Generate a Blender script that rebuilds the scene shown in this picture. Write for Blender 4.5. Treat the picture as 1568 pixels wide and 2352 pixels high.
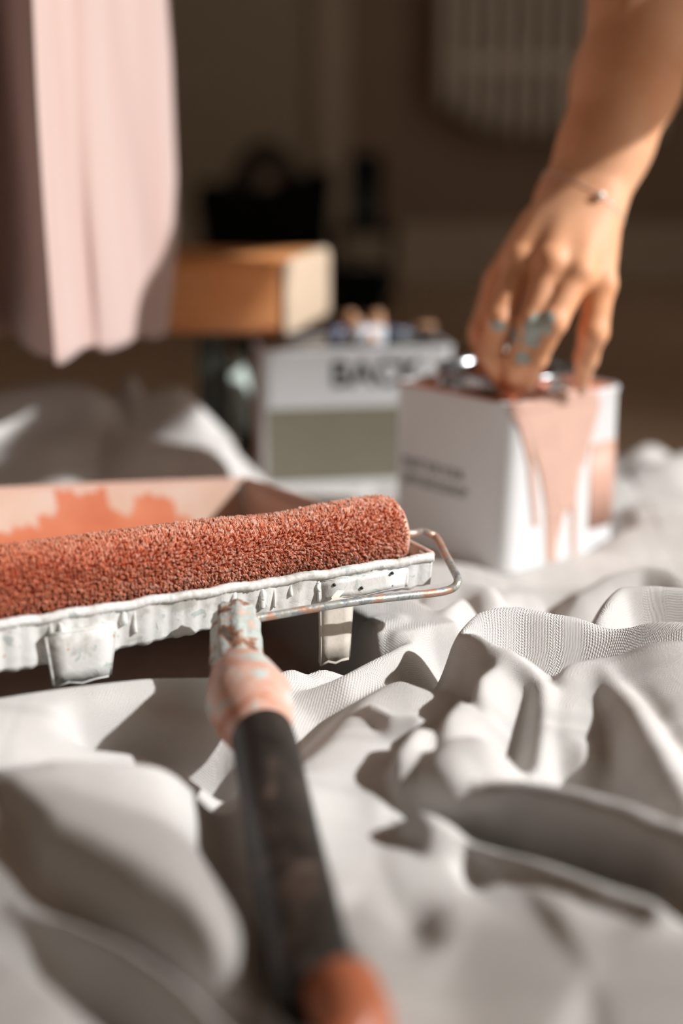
import bpy, bmesh, math, random
import numpy as np
from mathutils import Vector, Matrix
random.seed(7); rng = np.random.default_rng(7)
for o in list(bpy.data.objects): bpy.data.objects.remove(o)
scene = bpy.context.scene
COL = scene.collection
# ---------------------------------------------------------------- camera, world, sun, exposure
WS = 0.8                       # everything is laid out in draft units; the finish scales it to metres
F = 3267.0; TH = math.radians(15.2); CAMH = 0.45
cam_d = bpy.data.cameras.new('camera'); cam = bpy.data.objects.new('camera', cam_d); COL.objects.link(cam)
cam.location = (0, 0, CAMH*WS); cam.rotation_euler = (math.pi/2-TH, 0, 0)
cam_d.sensor_fit = 'VERTICAL'; cam_d.sensor_height = 36; cam_d.sensor_width = 24; cam_d.lens = 50
cam_d.clip_start = 0.02; cam_d.clip_end = 50
cam_d.dof.use_dof = True; cam_d.dof.focus_distance = 1.07*WS; cam_d.dof.aperture_fstop = 1.85
scene.camera = cam
world = bpy.data.worlds.new('world'); scene.world = world; world.use_nodes = True
bg = world.node_tree.nodes['Background']; bg.inputs[0].default_value = (1.0, 0.89, 0.79, 1); bg.inputs[1].default_value = 2.6
SUN_AZ, SUN_EL = math.radians(-15), math.radians(33)
sun_d = bpy.data.lights.new('sun', 'SUN'); sun = bpy.data.objects.new('sun', sun_d); COL.objects.link(sun)
sun_d.energy = 4.9; sun_d.color = (1.0, 0.995, 0.99); sun_d.angle = math.radians(1.0)
sdir = Vector((math.cos(SUN_EL)*math.cos(SUN_AZ), math.cos(SUN_EL)*math.sin(SUN_AZ), math.sin(SUN_EL)))
sun.rotation_euler = sdir.to_track_quat('Z', 'Y').to_euler(); sun.location = (3, 1, 3)
scene.view_settings.view_transform = 'Standard'; scene.view_settings.look = 'None'
scene.view_settings.exposure = 0.0; scene.view_settings.gamma = 1.0; scene.view_settings.use_curve_mapping = False
scene.cycles.use_denoising = True; scene.cycles.max_bounces = 8

# ---------------------------------------------------------------- helpers
ct, st = math.cos(TH), math.sin(TH)
def ray(px, py):
    a = (1176-py)/F
    return np.array([(px-784)/F, ct+a*st, -st+a*ct])
def at(px, py, Y):
    r = ray(px, py); return r*Y/r[1]+np.array([0, 0, CAMH])
def atz(px, py, z):
    r = ray(px, py); return r*((z-CAMH)/r[2])+np.array([0, 0, CAMH])
def proj(p):
    q = np.asarray(p)-np.array([0, 0, CAMH]); w = q[..., 1]*ct-q[..., 2]*st; u = q[..., 1]*st+q[..., 2]*ct
    return 784+F*q[..., 0]/w, 1176-F*u/w

def smooth(me, on=True):
    me.polygons.foreach_set('use_smooth', [on]*len(me.polygons)); me.update()
def link(name, me, mat=None, parent=None, sm=True):
    if mat is not None and not me.materials: me.materials.append(mat)
    o = bpy.data.objects.new(name, me); COL.objects.link(o)
    if sm: smooth(me)
    if parent is not None: o.parent = parent
    return o
def mesh(name, v, f, mat=None, parent=None, sm=True):
    me = bpy.data.meshes.new(name); me.from_pydata([tuple(map(float, p)) for p in v], [], [tuple(int(i) for i in q) for q in f]); me.update()
    return link(name, me, mat, parent, sm)
def from_bm(name, bm, mat=None, parent=None, sm=False):
    me = bpy.data.meshes.new(name); bm.to_mesh(me); bm.free(); return link(name, me, mat, parent, sm)
def tag(o, label, cat, group=None):
    o['label'] = label; o['category'] = cat
    if group: o['group'] = group
    return o
def struct(o): o['kind'] = 'structure'; return o
def empty(name, loc=(0, 0, 0)):
    # parts are authored in scene coordinates; the empty sits at the thing's base and parts are shifted at the finish
    o = bpy.data.objects.new(name, None); COL.objects.link(o); o.empty_display_size = 0.02
    o['_base'] = [float(c) for c in loc]; return o
def box(bm, lo, hi, M=None, bev=0, seg=2):
    g = bmesh.ops.create_cube(bm, size=1)['verts']
    lo = Vector(lo); hi = Vector(hi)
    for v in g: v.co = Vector([(lo[i]+hi[i])/2+v.co[i]*(hi[i]-lo[i]) for i in range(3)])
    if bev:
        es = {e for v in g for e in v.link_edges}
        r = bmesh.ops.bevel(bm, geom=list(es), offset=bev, segments=seg, affect='EDGES', profile=.5)
        g = list({v for f in r['faces'] for v in f.verts} | {v for v in g if v.is_valid})
    if M is not None:
        for v in g: v.co = M @ v.co
    return g
def tube(pts, rad, n=12, cap=True, sub=6, jit=0):
    """smooth tube through points with radii -> verts, faces"""
    pts = np.array(pts, float); rad = np.array([rad]*len(pts) if np.isscalar(rad) else rad, float)
    P, R = [], []
    m = len(pts)
    for i in range(m-1):
        p0, p1, p2, p3 = pts[max(i-1, 0)], pts[i], pts[i+1], pts[min(i+2, m-1)]
        for k in range(sub):
            t = k/sub
            P.append(.5*((2*p1)+(-p0+p2)*t+(2*p0-5*p1+4*p2-p3)*t*t+(-p0+3*p1-3*p2+p3)*t**3)); R.append(rad[i]*(1-t)+rad[i+1]*t)
    P.append(pts[-1]); R.append(rad[-1]); P = np.array(P); R = np.array(R)
    T = np.gradient(P, axis=0); T /= np.linalg.norm(T, axis=1)[:, None]+1e-12
    up = np.array([0, 0, 1.]) if abs(T[0][2]) < .9 else np.array([1., 0, 0])
    V, Fc = [], []
    a = np.linspace(0, 2*np.pi, n, endpoint=False)
    for i in range(len(P)):
        s = np.cross(T[i], up); s /= np.linalg.norm(s); up = np.cross(s, T[i])
        for q in a:
            V.append(P[i]+(s*np.cos(q)+up*np.sin(q))*R[i]*(1+jit*rng.normal()))
    for i in range(len(P)-1):
        for k in range(n):
            Fc.append((i*n+k, i*n+(k+1) % n, (i+1)*n+(k+1) % n, (i+1)*n+k))
    if cap:
        Fc.append(tuple(range(n))[::-1]); Fc.append(tuple((len(P)-1)*n+k for k in range(n)))
    return V, Fc
def lathe(prof, n=32, M=None):
    """prof: list of (r,z)"""
    V, Fc = [], []
    for r, z in prof:
        for k in range(n):
            a = 2*math.pi*k/n; p = Vector((r*math.cos(a), r*math.sin(a), z)); V.append(M @ p if M is not None else p)
    for i in range(len(prof)-1):
        for k in range(n):
            Fc.append((i*n+k, i*n+(k+1) % n, (i+1)*n+(k+1) % n, (i+1)*n+k))
    if prof[0][0] > 1e-5: Fc.append(tuple(range(n))[::-1])
    if prof[-1][0] > 1e-5: Fc.append(tuple((len(prof)-1)*n+k for k in range(n)))
    return V, Fc
def frame(origin, zdir, xdir=(1, 0, 0)):
    z = Vector(zdir).normalized(); x = Vector(xdir); x = (x-z*x.dot(z)).normalized(); y = z.cross(x)
    M = Matrix((x, y, z)).transposed().to_4x4(); M.translation = Vector(origin); return M

# ---------------------------------------------------------------- materials
def srgb(r, g, b):
    f = lambda c: (c/255/12.92 if c/255 <= .04045 else ((c/255+.055)/1.055)**2.4)
    return (f(r), f(g), f(b), 1)
class NT:
    def __init__(s, name):
        s.m = bpy.data.materials.new(name); s.m.use_nodes = True; s.t = s.m.node_tree; s.N = s.t.nodes; s.L = s.t.links
        s.b = s.N['Principled BSDF']
    def n(s, typ, **kw):
        x = s.N.new(typ)
        for k, v in kw.items():
            if k in x.inputs.keys() if isinstance(k, str) else False: x.inputs[k].default_value = v
            else: setattr(x, k, v)
        return x
    def coord(s, which='Object', scale=None):
        c = s.N.new('ShaderNodeTexCoord')
        if scale is None: return c.outputs[which]
        mp = s.N.new('ShaderNodeMapping'); mp.inputs['Scale'].default_value = scale if hasattr(scale, '__len__') else (scale,)*3
        s.L.new(c.outputs[which], mp.inputs[0]); return mp.outputs[0]
    def noise(s, vec, scale, detail=4, rough=.55, dist=0):
        x = s.N.new('ShaderNodeTexNoise'); x.inputs['Scale'].default_value = scale; x.inputs['Detail'].default_value = detail
        x.inputs['Roughness'].default_value = rough; x.inputs['Distortion'].default_value = dist; s.L.new(vec, x.inputs['Vector']); return x.outputs['Fac']
    def ramp(s, fac, stops, interp='LINEAR'):
        x = s.N.new('ShaderNodeValToRGB'); x.color_ramp.interpolation = interp
        while len(x.color_ramp.elements) < len(stops): x.color_ramp.elements.new(.5)
        for e, (p, c) in zip(x.color_ramp.elements, stops): e.position = p; e.color = c if len(c) == 4 else (*c, 1)
        s.L.new(fac, x.inputs[0]); return x.outputs[0]
    def mix(s, fac, a, b):
        x = s.N.new('ShaderNodeMix'); x.data_type = 'RGBA'
        for i, v in ((0, fac), (6, a), (7, b)):
            if hasattr(v, 'is_output') or isinstance(v, bpy.types.NodeSocket): s.L.new(v, x.inputs[i])
            else: x.inputs[i].default_value = v
        return x.outputs[2]
    def math(s, op, a, b=None):
        x = s.N.new('ShaderNodeMath'); x.operation = op
        for i, v in ((0, a), (1, b)):
            if v is None: continue
            if isinstance(v, bpy.types.NodeSocket): s.L.new(v, x.inputs[i])
            else: x.inputs[i].default_value = v
        return x.outputs[0]
    def color(s, c):
        if isinstance(c, bpy.types.NodeSocket): s.L.new(c, s.b.inputs['Base Color'])
        else: s.b.inputs['Base Color'].default_value = c
    def bump(s, h, strength=.3, dist=.001):
        x = s.N.new('ShaderNodeBump'); x.inputs['Strength'].default_value = strength; x.inputs['Distance'].default_value = dist
        s.L.new(h, x.inputs['Height']); s.L.new(x.outputs[0], s.b.inputs['Normal'])
    def rough(s, r):
        if isinstance(r, bpy.types.NodeSocket): s.L.new(r, s.b.inputs['Roughness'])
        else: s.b.inputs['Roughness'].default_value = r
    def attr(s, name):
        x = s.N.new('ShaderNodeAttribute'); x.attribute_name = name; return x
def simple(name, c, rough=.6, metal=0, var=.08, scale=30, bump=0, bscale=200, spec=None):
    t = NT(name); v = t.coord()
    n = t.noise(v, scale)
    lo = tuple(x*(1-var) for x in c[:3])+(1,); hi = tuple(min(1, x*(1+var)) for x in c[:3])+(1,)
    t.color(t.ramp(n, [(.3, lo), (.7, hi)])); t.rough(rough); t.b.inputs['Metallic'].default_value = metal
    if bump: t.bump(t.noise(v, bscale), bump)
    if spec is not None: t.b.inputs['Specular IOR Level'].default_value = spec
    return t.m

# canvas drop cloth
t = NT('canvas'); uv = t.coord('UV')
def wave(t, vec, ax, sc):
    x = t.N.new('ShaderNodeTexWave'); x.wave_type = 'BANDS'; x.bands_direction = ax; x.inputs['Scale'].default_value = sc
    x.inputs['Distortion'].default_value = .6; x.inputs['Detail'].default_value = 1; x.inputs['Detail Scale'].default_value = 2
    t.L.new(vec, x.inputs['Vector']); return x.outputs['Fac']
wx = wave(t, uv, 'X', 150); wy = wave(t, uv, 'Y', 150)
wv = t.math('MULTIPLY', wx, wy); n1 = t.noise(uv, 700, 2)
st1 = t.noise(uv, 5, 5, .6); st2 = t.noise(uv, 16, 4, .6)
base = t.ramp(t.noise(uv, 3, 3), [(.3, (.70, .685, .665)), (.7, (.80, .79, .775))])
c1 = t.mix(t.ramp(st1, [(.66, (0, 0, 0, 1)), (.74, (.28, .28, .28, 1))]), base, (.60, .44, .35, 1))
c2 = t.mix(t.ramp(wv, [(0, (.5, .5, .5, 1)), (.35, (0, 0, 0, 1))]), c1, (.50, .46, .42, 1))
t.color(c2); t.rough(.95); t.b.inputs['Specular IOR Level'].default_value = .15
t.bump(t.math('ADD', wv, t.math('MULTIPLY', n1, .5)), .55, .0011)
t.b.inputs['Sheen Weight'].default_value = .1
M_canvas = t.m

# roller nap
t = NT('roller_nap'); v = t.coord(); a = t.attr('tone')
n = t.noise(v, 60, 3)
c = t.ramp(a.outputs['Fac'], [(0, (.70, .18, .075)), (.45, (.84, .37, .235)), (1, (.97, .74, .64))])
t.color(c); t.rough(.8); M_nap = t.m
M_nap_under = simple('nap_base', (.50, .14, .07, 1), .85, var=.3, scale=250)

# tray plastic crusted with old white paint, pale mint and grey chips
t = NT('crusted_tray'); v = t.coord()
n1 = t.noise(v, 45, 5, .6); n2 = t.noise(v, 110, 4, .6, .6)
vo = t.N.new('ShaderNodeTexVoronoi'); vo.inputs['Scale'].default_value = 130; t.L.new(v, vo.inputs['Vector'])
c = t.ramp(n1, [(.38, (.50, .49, .45)), (.47, (.74, .73, .70)), (.62, (.78, .78, .76))])
c = t.mix(t.ramp(n2, [(.60, (0, 0, 0, 1)), (.63, (1, 1, 1, 1))]), c, (.50, .56, .53, 1))
n3 = t.noise(v, 75, 3, .5)
c = t.mix(t.ramp(n3, [(.70, (0, 0, 0, 1)), (.72, (1, 1, 1, 1))]), c, (.55, .28, .18, 1))
t.color(c); t.rough(.5); t.bump(t.math('ADD', n2, t.math('MULTIPLY', n1, 1.)), .45, .0012); M_tray = t.m

# tray inside: dried peach paint with wet orange-red paint running down
t = NT('tray_inside'); v = t.coord(); a = t.attr('wet')
n1 = t.noise(v, 30, 3)
c = t.ramp(t.noise(v, 14, 3), [(.35, (.52, .33, .24)), (.65, (.56, .42, .35))])
c = t.mix(a.outputs['Fac'], c, t.ramp(n1, [(.3, (.46, .115, .045)), (.7, (.54, .17, .08))]))
t.color(c); t.rough(.35); M_trayin = t.m
M_wet = simple('wet_peach_paint', (.80, .34, .19, 1), .25, var=.1, scale=15)
M_terra = simple('terracotta_paint', (.62, .20, .10, 1), .35, var=.15, scale=60, bump=.3, bscale=120)
M_salmon = simple('salmon_paint', (.60, .385, .31, 1), .38, var=.05, scale=40, bump=.1, bscale=60)
M_cream = simple('cream_paint', (.72, .66, .58, 1), .5, var=.12, scale=80, bump=.3, bscale=150)

# wire frame metal with paint specks
t = NT('wire_metal'); v = t.coord(); n1 = t.noise(v, 90, 4, .65, .5); n2 = t.noise(v, 60, 4)
c = t.ramp(n1, [(.42, (.30, .33, .34)), (.50, (.52, .54, .52)), (.60, (.46, .44, .38))])
mk = t.ramp(n2, [(.55, (0, 0, 0, 1)), (.60, (1, 1, 1, 1))]); c = t.mix(mk, c, (.55, .33, .24, 1))
mk2 = t.attr('paint'); c = t.mix(mk2.outputs['Fac'], c, (.60, .40, .31, 1))
t.color(c); t.b.inputs['Metallic'].default_value = .45; t.rough(t.math('ADD', t.math('MULTIPLY', n2, .5), .15)); t.bump(n1, .5, .0012); M_wire = t.m

# handle parts
t = NT('ferrule'); v = t.coord(); n1 = t.noise(v, 55, 4, .6, .4); n2 = t.noise(v, 90, 3)
c = t.ramp(n1, [(.36, (.10, .085, .07)), (.43, (.36, .17, .10)), (.48, (.50, .55, .52)), (.58, (.42, .46, .43)), (.66, (.68, .42, .34))])
t.color(c); t.rough(.45); t.bump(n2, .8, .003); M_ferrule = t.m
t = NT('painted_ball'); v = t.coord(); n1 = t.noise(v, 38, 5, .65, .6)
c = t.ramp(n1, [(.32, (.50, .17, .09)), (.45, (.66, .36, .27)), (.55, (.68, .46, .38)), (.58, (.50, .55, .51)), (.68, (.62, .66, .62))])
t.color(c); t.rough(.45); t.bump(t.noise(v, 60), .5, .003); M_ball = t.m
t = NT('grip'); v = t.coord(); n1 = t.noise(v, 24, 5, .65, .5)
c = t.ramp(n1, [(.40, (.014, .012, .010)), (.58, (.035, .028, .023)), (.64, (.13, .09, .07)), (.72, (.16, .15, .13))])
t.color(c); t.rough(.5); M_grip = t.m

M_tin = simple('white_tin', (.69, .695, .70, 1), .33, var=.015)
M_tin_grey = simple('tin_grey_white', (.60, .61, .62, 1), .4, var=.02)
M_panel_salmon = simple('salmon_label', (.58, .34, .26, 1), .45, var=.02)
M_panel_olive = simple('olive_label', (.17, .155, .115, 1), .5, var=.03)
M_ink = simple('black_ink', (.02, .02, .02, 1), .5, var=.02)
M_inkg = simple('grey_ink', (.10, .10, .09, 1), .5, var=.02)
M_chrome = simple('dark_steel', (.35, .36, .37, 1), .22, metal=.9, var=.1)
M_silver = simple('silver', (.9, .9, .88, 1), .3, metal=.3, var=.02)
M_curtain = None
t = NT('pink_fabric'); v = t.coord(); 
c = t.ramp(t.noise(t.coord('Object', (22, 22, .8)), 1, 3), [(.35, (.55, .39, .35)), (.65, (.60, .47, .435))])
t.color(c); t.rough(.9); t.b.inputs['Specular IOR Level'].default_value = .1; t.b.inputs['Sheen Weight'].default_value = .2; M_curtain = t.m
t = NT('orange_wood'); v = t.coord('Object', (3, 40, 40)); n1 = t.noise(v, 3, 4, .6, .5)
t.color(t.ramp(n1, [(.3, (.78, .30, .10)), (.7, (.88, .42, .18))])); t.rough(.4); t.bump(n1, .1); M_wood = t.m
M_endlit = simple('sunlit_end_wood', (.62, .48, .35, 1), .6, var=.08, scale=60)  # end wood paler than the seat, sunlight put into its colour
M_darkgreen = simple('dark_green_paint', (.05, .06, .05, 1), .5)
M_pinkpaint = simple('pale_pink_paint', (.60, .38, .31, 1), .5)
t = NT('wall_paint'); v = t.coord(); n = t.noise(v, 1.2, 3)
t.color(t.ramp(n, [(.3, (.37, .31, .235)), (.7, (.42, .36, .28))])); t.rough(.9); M_wall = t.m
M_wallbrown = simple('wall_brown', (.27, .195, .14, 1), .9, var=.1, scale=2)  # darker and browner than the main wall paint
M_trim = simple('trim_paint', (.46, .38, .29, 1), .7)
M_lightwall = simple('pale_wall', (.56, .47, .38, 1), .9, var=.03, scale=2)
t = NT('wood_floor'); v = t.coord('Object', (1, 6, 1)); n = t.noise(v, 3, 5, .6, .3)
t.color(t.ramp(n, [(.3, (.52, .38, .27)), (.7, (.62, .47, .34))])); t.rough(.38); t.bump(n, .05); M_floor = t.m
M_rad = simple('radiator_paint', (.75, .70, .60, 1), .5)
M_black = simple('black_fabric', (.006, .006, .005, 1), .95, spec=.1)
M_blackbox = simple('black_plastic', (.005, .006, .006, 1), .8, spec=.1)
M_brown = simple('brown_lining', (.05, .037, .028, 1), .85)
M_mint = simple('mint_glaze', (.62, .72, .66, 1), .15, var=.03)
M_blue = simple('bluish_white', (.70, .78, .86, 1), .3)
M_bristle = simple('orange_bristle', (.42, .23, .13, 1), .8, var=.3, scale=300)
M_slate = simple('slate_blue', (.16, .18, .27, 1), .5)
M_hair = simple('dark_hair', (.03, .02, .014, 1), .5)
M_shirt = simple('grey_shirt', (.20, .19, .18, 1), .9)
M_jeans = simple('dark_jeans', (.06, .07, .09, 1), .9)

# skin
t = NT('skin'); v = t.coord(); n1 = t.noise(v, 18, 4); pa = t.attr('paint'); re = t.attr('red')
c = t.ramp(n1, [(.3, (.72, .33, .16)), (.7, (.80, .44, .26))])
c = t.mix(t.math('MULTIPLY', re.outputs['Fac'], .8), c, (.58, .15, .07, 1))
nz = t.noise(v, 60, 5, .7, .8)
mk = t.ramp(t.math('ADD', pa.outputs['Fac'], t.math('MULTIPLY', t.math('SUBTRACT', nz, .5), 2.6)), [(.48, (0, 0, 0, 1)), (.60, (1, 1, 1, 1))])
c = t.mix(mk, c, (.42, .48, .44, 1))
t.color(c); t.rough(.58); t.b.inputs['Subsurface Weight'].default_value = .25
t.b.inputs['Subsurface Radius'].default_value = (1, .35, .2); t.b.inputs['Subsurface Scale'].default_value = .006
t.bump(t.noise(v, 260, 3), .15, .0006); M_skin = t.m

# ---------------------------------------------------------------- room shell
def slab(name, lo, hi, mat, parent=None):
    bm = bmesh.new(); box(bm, lo, hi); o = from_bm(name, bm, mat, parent); return o
XL, XR, YB, YN, ZC = -2.6, 2.6, 4.3, -1.6, 3.0
struct(slab('floor', (XL, YN, -.06), (XR, YB, 0), M_floor))
struct(slab('wall_back', (XL, YB, -.06), (XR, YB+.1, ZC), M_wall))
struct(slab('wall_front', (XL-.1, YN-.1, -.06), (XR+.1, YN, ZC), M_lightwall))
struct(slab('wall_left', (XL-.1, YN, -.06), (XL, YB+.1, ZC), M_lightwall))
struct(slab('ceiling', (XL-.1, YN, ZC), (XR+.1, YB+.1, ZC+.1), M_lightwall))
WY0, WY1, WZ0, WZ1 = -.25, 1.33, .35, 2.85
bm = bmesh.new()
box(bm, (XR, YN, -.06), (XR+.1, WY0, ZC)); box(bm, (XR, WY1, -.06), (XR+.1, YB+.1, ZC))
box(bm, (XR, WY0, -.06), (XR+.1, WY1, WZ0)); box(bm, (XR, WY0, WZ1), (XR+.1, WY1, ZC))
struct(from_bm('wall_right', bm, M_lightwall))
bm = bmesh.new()
for lo, hi in (((XR-.02, WY0-.06, WZ0-.06), (XR+.12, WY0, WZ1+.06)), ((XR-.02, WY1, WZ0-.06), (XR+.12, WY1+.06, WZ1+.06)),
               ((XR-.02, WY0, WZ0-.06), (XR+.12, WY1, WZ0)), ((XR-.02, WY0, WZ1), (XR+.12, WY1, WZ1+.06))):
    box(bm, lo, hi)
struct(from_bm('window_1', bm, M_lightwall))
# unseen sheer sheet added at the window's near end to dim foreground sun
t = NT('dimming_voile'); tr_n = t.N.new('ShaderNodeBsdfTransparent'); mx = t.N.new('ShaderNodeMixShader'); mx.inputs[0].default_value = .55
t.b.inputs['Base Color'].default_value = (.8, .8, .78, 1); t.L.new(tr_n.outputs[0], mx.inputs[1]); t.L.new(t.b.outputs[0], mx.inputs[2]); t.L.new(mx.outputs[0], t.N['Material Output'].inputs[0])
V2 = []; F2 = []
for i in range(81):
    y = -.42+.455*i/80; x = XR-.06+.010*math.sin(i*1.1); V2 += [(x, y, .02), (x, y, 2.9)]
for i in range(80): F2.append((2*i, 2*i+2, 2*i+3, 2*i+1))
tag(mesh('sun_dimming_sheet', V2, F2, t.m), 'added unseen white sheer sheet dimming the sun on the foreground', 'curtain')
bm = bmesh.new(); box(bm, (XL, YB-.03, 0), (XR, YB, .17), bev=.006); struct(from_bm('baseboard_back', bm, M_trim))
bm = bmesh.new(); box(bm, (-.08, YB-.035, .17), (.02, YB, ZC), bev=.006); struct(from_bm('trim_1', bm, M_trim))
struct(slab('trim_2', (.02, YB-.012, .17), (1.9, YB, ZC), M_wallbrown))

# ---------------------------------------------------------------- drop cloth
def polydist(X, Y, pl):
    """distance to polyline, signed side (+ = left of direction), z interpolated"""
    best = np.full(X.shape, 1e9); side = np.zeros(X.shape); zz = np.zeros(X.shape)
    for i in range(len(pl)-1):
        a, b = pl[i], pl[i+1]; dx, dy = b[0]-a[0], b[1]-a[1]; L2 = dx*dx+dy*dy+1e-12
        tt = np.clip(((X-a[0])*dx+(Y-a[1])*dy)/L2, 0, 1)
        qx, qy = X-(a[0]+tt*dx), Y-(a[1]+tt*dy); d = np.hypot(qx, qy)
        m = d < best
        best = np.where(m, d, best); side = np.where(m, np.sign(dx*(Y-a[1])-dy*(X-a[0])), side); zz = np.where(m, a[2]+tt*(b[2]-a[2]), zz)
    return best, side, zz
def smax(a, b, k):
    h = np.clip(.5+.5*(a-b)/k, 0, 1); return b*(1-h)+a*h+k*h*(1-h)
# (pixel polyline with crest height), far width, near width, far exponent, near exponent
R = [
 # strip in front of the tray, left
 ([(-300,1660,.078),(-60,1620,.078),(120,1565,.078),(270,1525,.077),(420,1490,.072),(500,1475,.068)], .05, .14, 1.5, 1.6),
 # big front left sheet: far edge and diagonal ridge down to the handle
 ([(-120,1840,.070),(20,1772,.082),(120,1738,.086),(250,1742,.083),(430,1752,.076),(560,1775,.062)], .014, .16, .9, 1.25),
 ([(30,1800,.088),(120,1870,.090),(240,1925,.088),(330,1975,.085),(430,2035,.080),(510,2105,.074),(570,2200,.056)], .17, .018, 1.1, .75),
 ([(40,2050,.056),(170,2066,.062),(290,2110,.064),(380,2165,.064),(470,2235,.062),(560,2325,.056),(640,2430,.04)], .013, .016, .9, .75),
 ([(-250,2150,.050),(-50,2190,.048),(60,2215,.050),(150,2300,.046),(260,2400,.036)], .02, .15, 1.0, 1.3),
 # folds just right of the handle, behind
 ([(600,1590,.055),(650,1540,.062),(720,1462,.078),(810,1412,.084),(900,1385,.084)], .05, .035, 1.1, 1.2),
 ([(690,1590,.052),(790,1550,.064),(900,1490,.072),(1000,1410,.078),(1060,1370,.070)], .028, .035, 1.1, 1.0),
 ([(620,1500,.066),(645,1465,.068),(655,1450,.066)], .016, .016, 2, 2),
 # centre sheet
 ([(660,1800,.052),(760,1720,.056),(860,1600,.060),(960,1540,.064),(1020,1500,.062)], .05, .12, 1.1, 1.4),
 ([(700,1950,.042),(800,1850,.048),(930,1780,.052),(1000,1900,.045)], .08, .14, 1.3, 1.5),
 ([(845,1610,.069),(900,1640,.070),(975,1640,.072)], .030, .012, 1.2, 1.0),
 # bundle with round left edge
 ([(1000,1870,.055),(955,1800,.066),(945,1720,.072),(985,1670,.076),(1050,1640,.080),(1120,1560,.086),(1205,1478,.096)], .026, .055, 1.0, 1.2),
 ([(1000,1830,.066),(1020,1750,.076),(1060,1690,.081),(1110,1680,.082)], .035, .050, 1.5, 1.5),
 # tall cone fold: back rim, front rim, down ridge
 ([(1072,1408,.104),(1110,1392,.106),(1200,1388,.106),(1330,1400,.103),(1450,1415,.100),(1600,1430,.098),(1750,1440,.09)], .045, .022, 1.0, .9),
 ([(1072,1412,.103),(1100,1432,.102),(1160,1455,.100),(1215,1470,.099),(1255,1488,.097),(1276,1515,.092),(1268,1580,.083),(1258,1650,.074),(1245,1740,.064)], .020, .05, .9, 1.05),
 # right hump
 ([(1300,1560,.078),(1325,1500,.088),(1380,1474,.092),(1470,1465,.094),(1568,1470,.095),(1720,1490,.09)], .03, .13, 1.1, 1.5),
 ([(1390,1490,.093),(1440,1580,.086),(1500,1690,.080),(1540,1760,.078),(1600,1850,.075)], .05, .04, 1.1, 1.1),
 ([(1270,1690,.062),(1310,1665,.066),(1345,1690,.064),(1350,1730,.058)], .02, .03, 1.4, 1.4),
 # long roll across the right
 ([(1085,1790,.068),(1110,1762,.074),(1200,1752,.080),(1320,1768,.085),(1440,1800,.088),(1568,1850,.088),(1720,1920,.085)], .05, .028, 1.1, .65),
 ([(1000,1890,.050),(1100,1910,.056),(1230,1950,.060),(1380,2000,.062),(1480,2030,.060),(1512,2060,.055),(1480,2100,.048),(1400,2150,.040)], .03, .008, 1.0, .7),
 # lower right sheets
 ([(1100,2060,.036),(1180,2000,.044),(1290,1985,.048),(1400,2010,.044)], .03, .20, 1.1, 1.6),
 ([(860,2400,.030),(950,2260,.036),(1020,2160,.038),(1050,2100,.036)], .10, .03, 1.3, 1.2),
 ([(1250,2400,.034),(1330,2250,.038),(1390,2150,.038)], .15, .02, 1.5, 1.1),
 ([(1330,2400,.026),(1450,2230,.034),(1568,2160,.036),(1700,2130,.034)], .03, .2, 1.2, 1.5),
 ([(740,2150,.030),(840,2040,.034),(950,1990,.036)], .05, .05, 1.5, 1.5),
 # around the tin, in front and right
 ([(1010,1345,.050),(1070,1335,.054),(1120,1345,.054),(1135,1385,.050)], .03, .04, 1.3, 1.4),
 ([(1130,1370,.036),(1200,1350,.030),(1300,1352,.030),(1380,1345,.034)], .03, .05, 1.4, 1.4),
 ([(1370,1400,.090),(1430,1345,.098),(1500,1342,.099),(1600,1350,.098),(1750,1360,.09)], .04, .03, 1.1, 1.1),
 ([(1340,1360,.040),(1400,1320,.052),(1480,1295,.060),(1540,1305,.060),(1600,1350,.05)], .03, .035, 1.2, 1.3),
 ([(1440,1215,.030),(1520,1195,.038),(1640,1190,.04)], .06, .05, 1.3, 1.2),
 ([(1440,1175,.040),(1490,1145,.052),(1560,1150,.050),(1700,1130,.05)], .05, .05, 1.3, 1.2),
 ([(1440,1105,.050),(1520,1065,.068),(1650,1020,.075)], .10, .10, 1.3, 1.3),
 ([(1455,1060,.050),(1472,1035,.064),(1490,1045,.055)], .03, .03, 1.3, 1.3),
 ([(1470,1035,.036),(1530,985,.046),(1600,975,.040)], .04, .05, 1.0, 1.0),
 # heaps behind the tray, left
 ([(-250,960,.13),(-60,905,.150),(60,880,.155),(150,868,.158),(205,880,.152),(235,920,.12)], .08, .085, 1.3, .9),
 ([(262,900,.135),(300,852,.160),(380,856,.160),(450,900,.140),(540,940,.112),(620,950,.10)], .08, .085, 1.3, .9),
 ([(-200,1010,.09),(100,1010,.10),(230,960,.11),(330,1000,.10),(450,1020,.09),(600,1010,.07)], .06, .14, 1.3, 1.2),
 ([(440,1060,.062),(520,1040,.068),(585,1050,.066)], .05, .06, 1.4, 1.2),
]
RW = []
for pl, wf, wn, ef, en in R:
    RW.append(([tuple(atz(px, py, z)[:2])+(z,) for px, py, z in pl], wf, wn, ef, en))
TC = np.array([.178, 1.510]); TA = math.atan2(-.125, -.013)+math.pi/4     # tin centre, yaw
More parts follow.
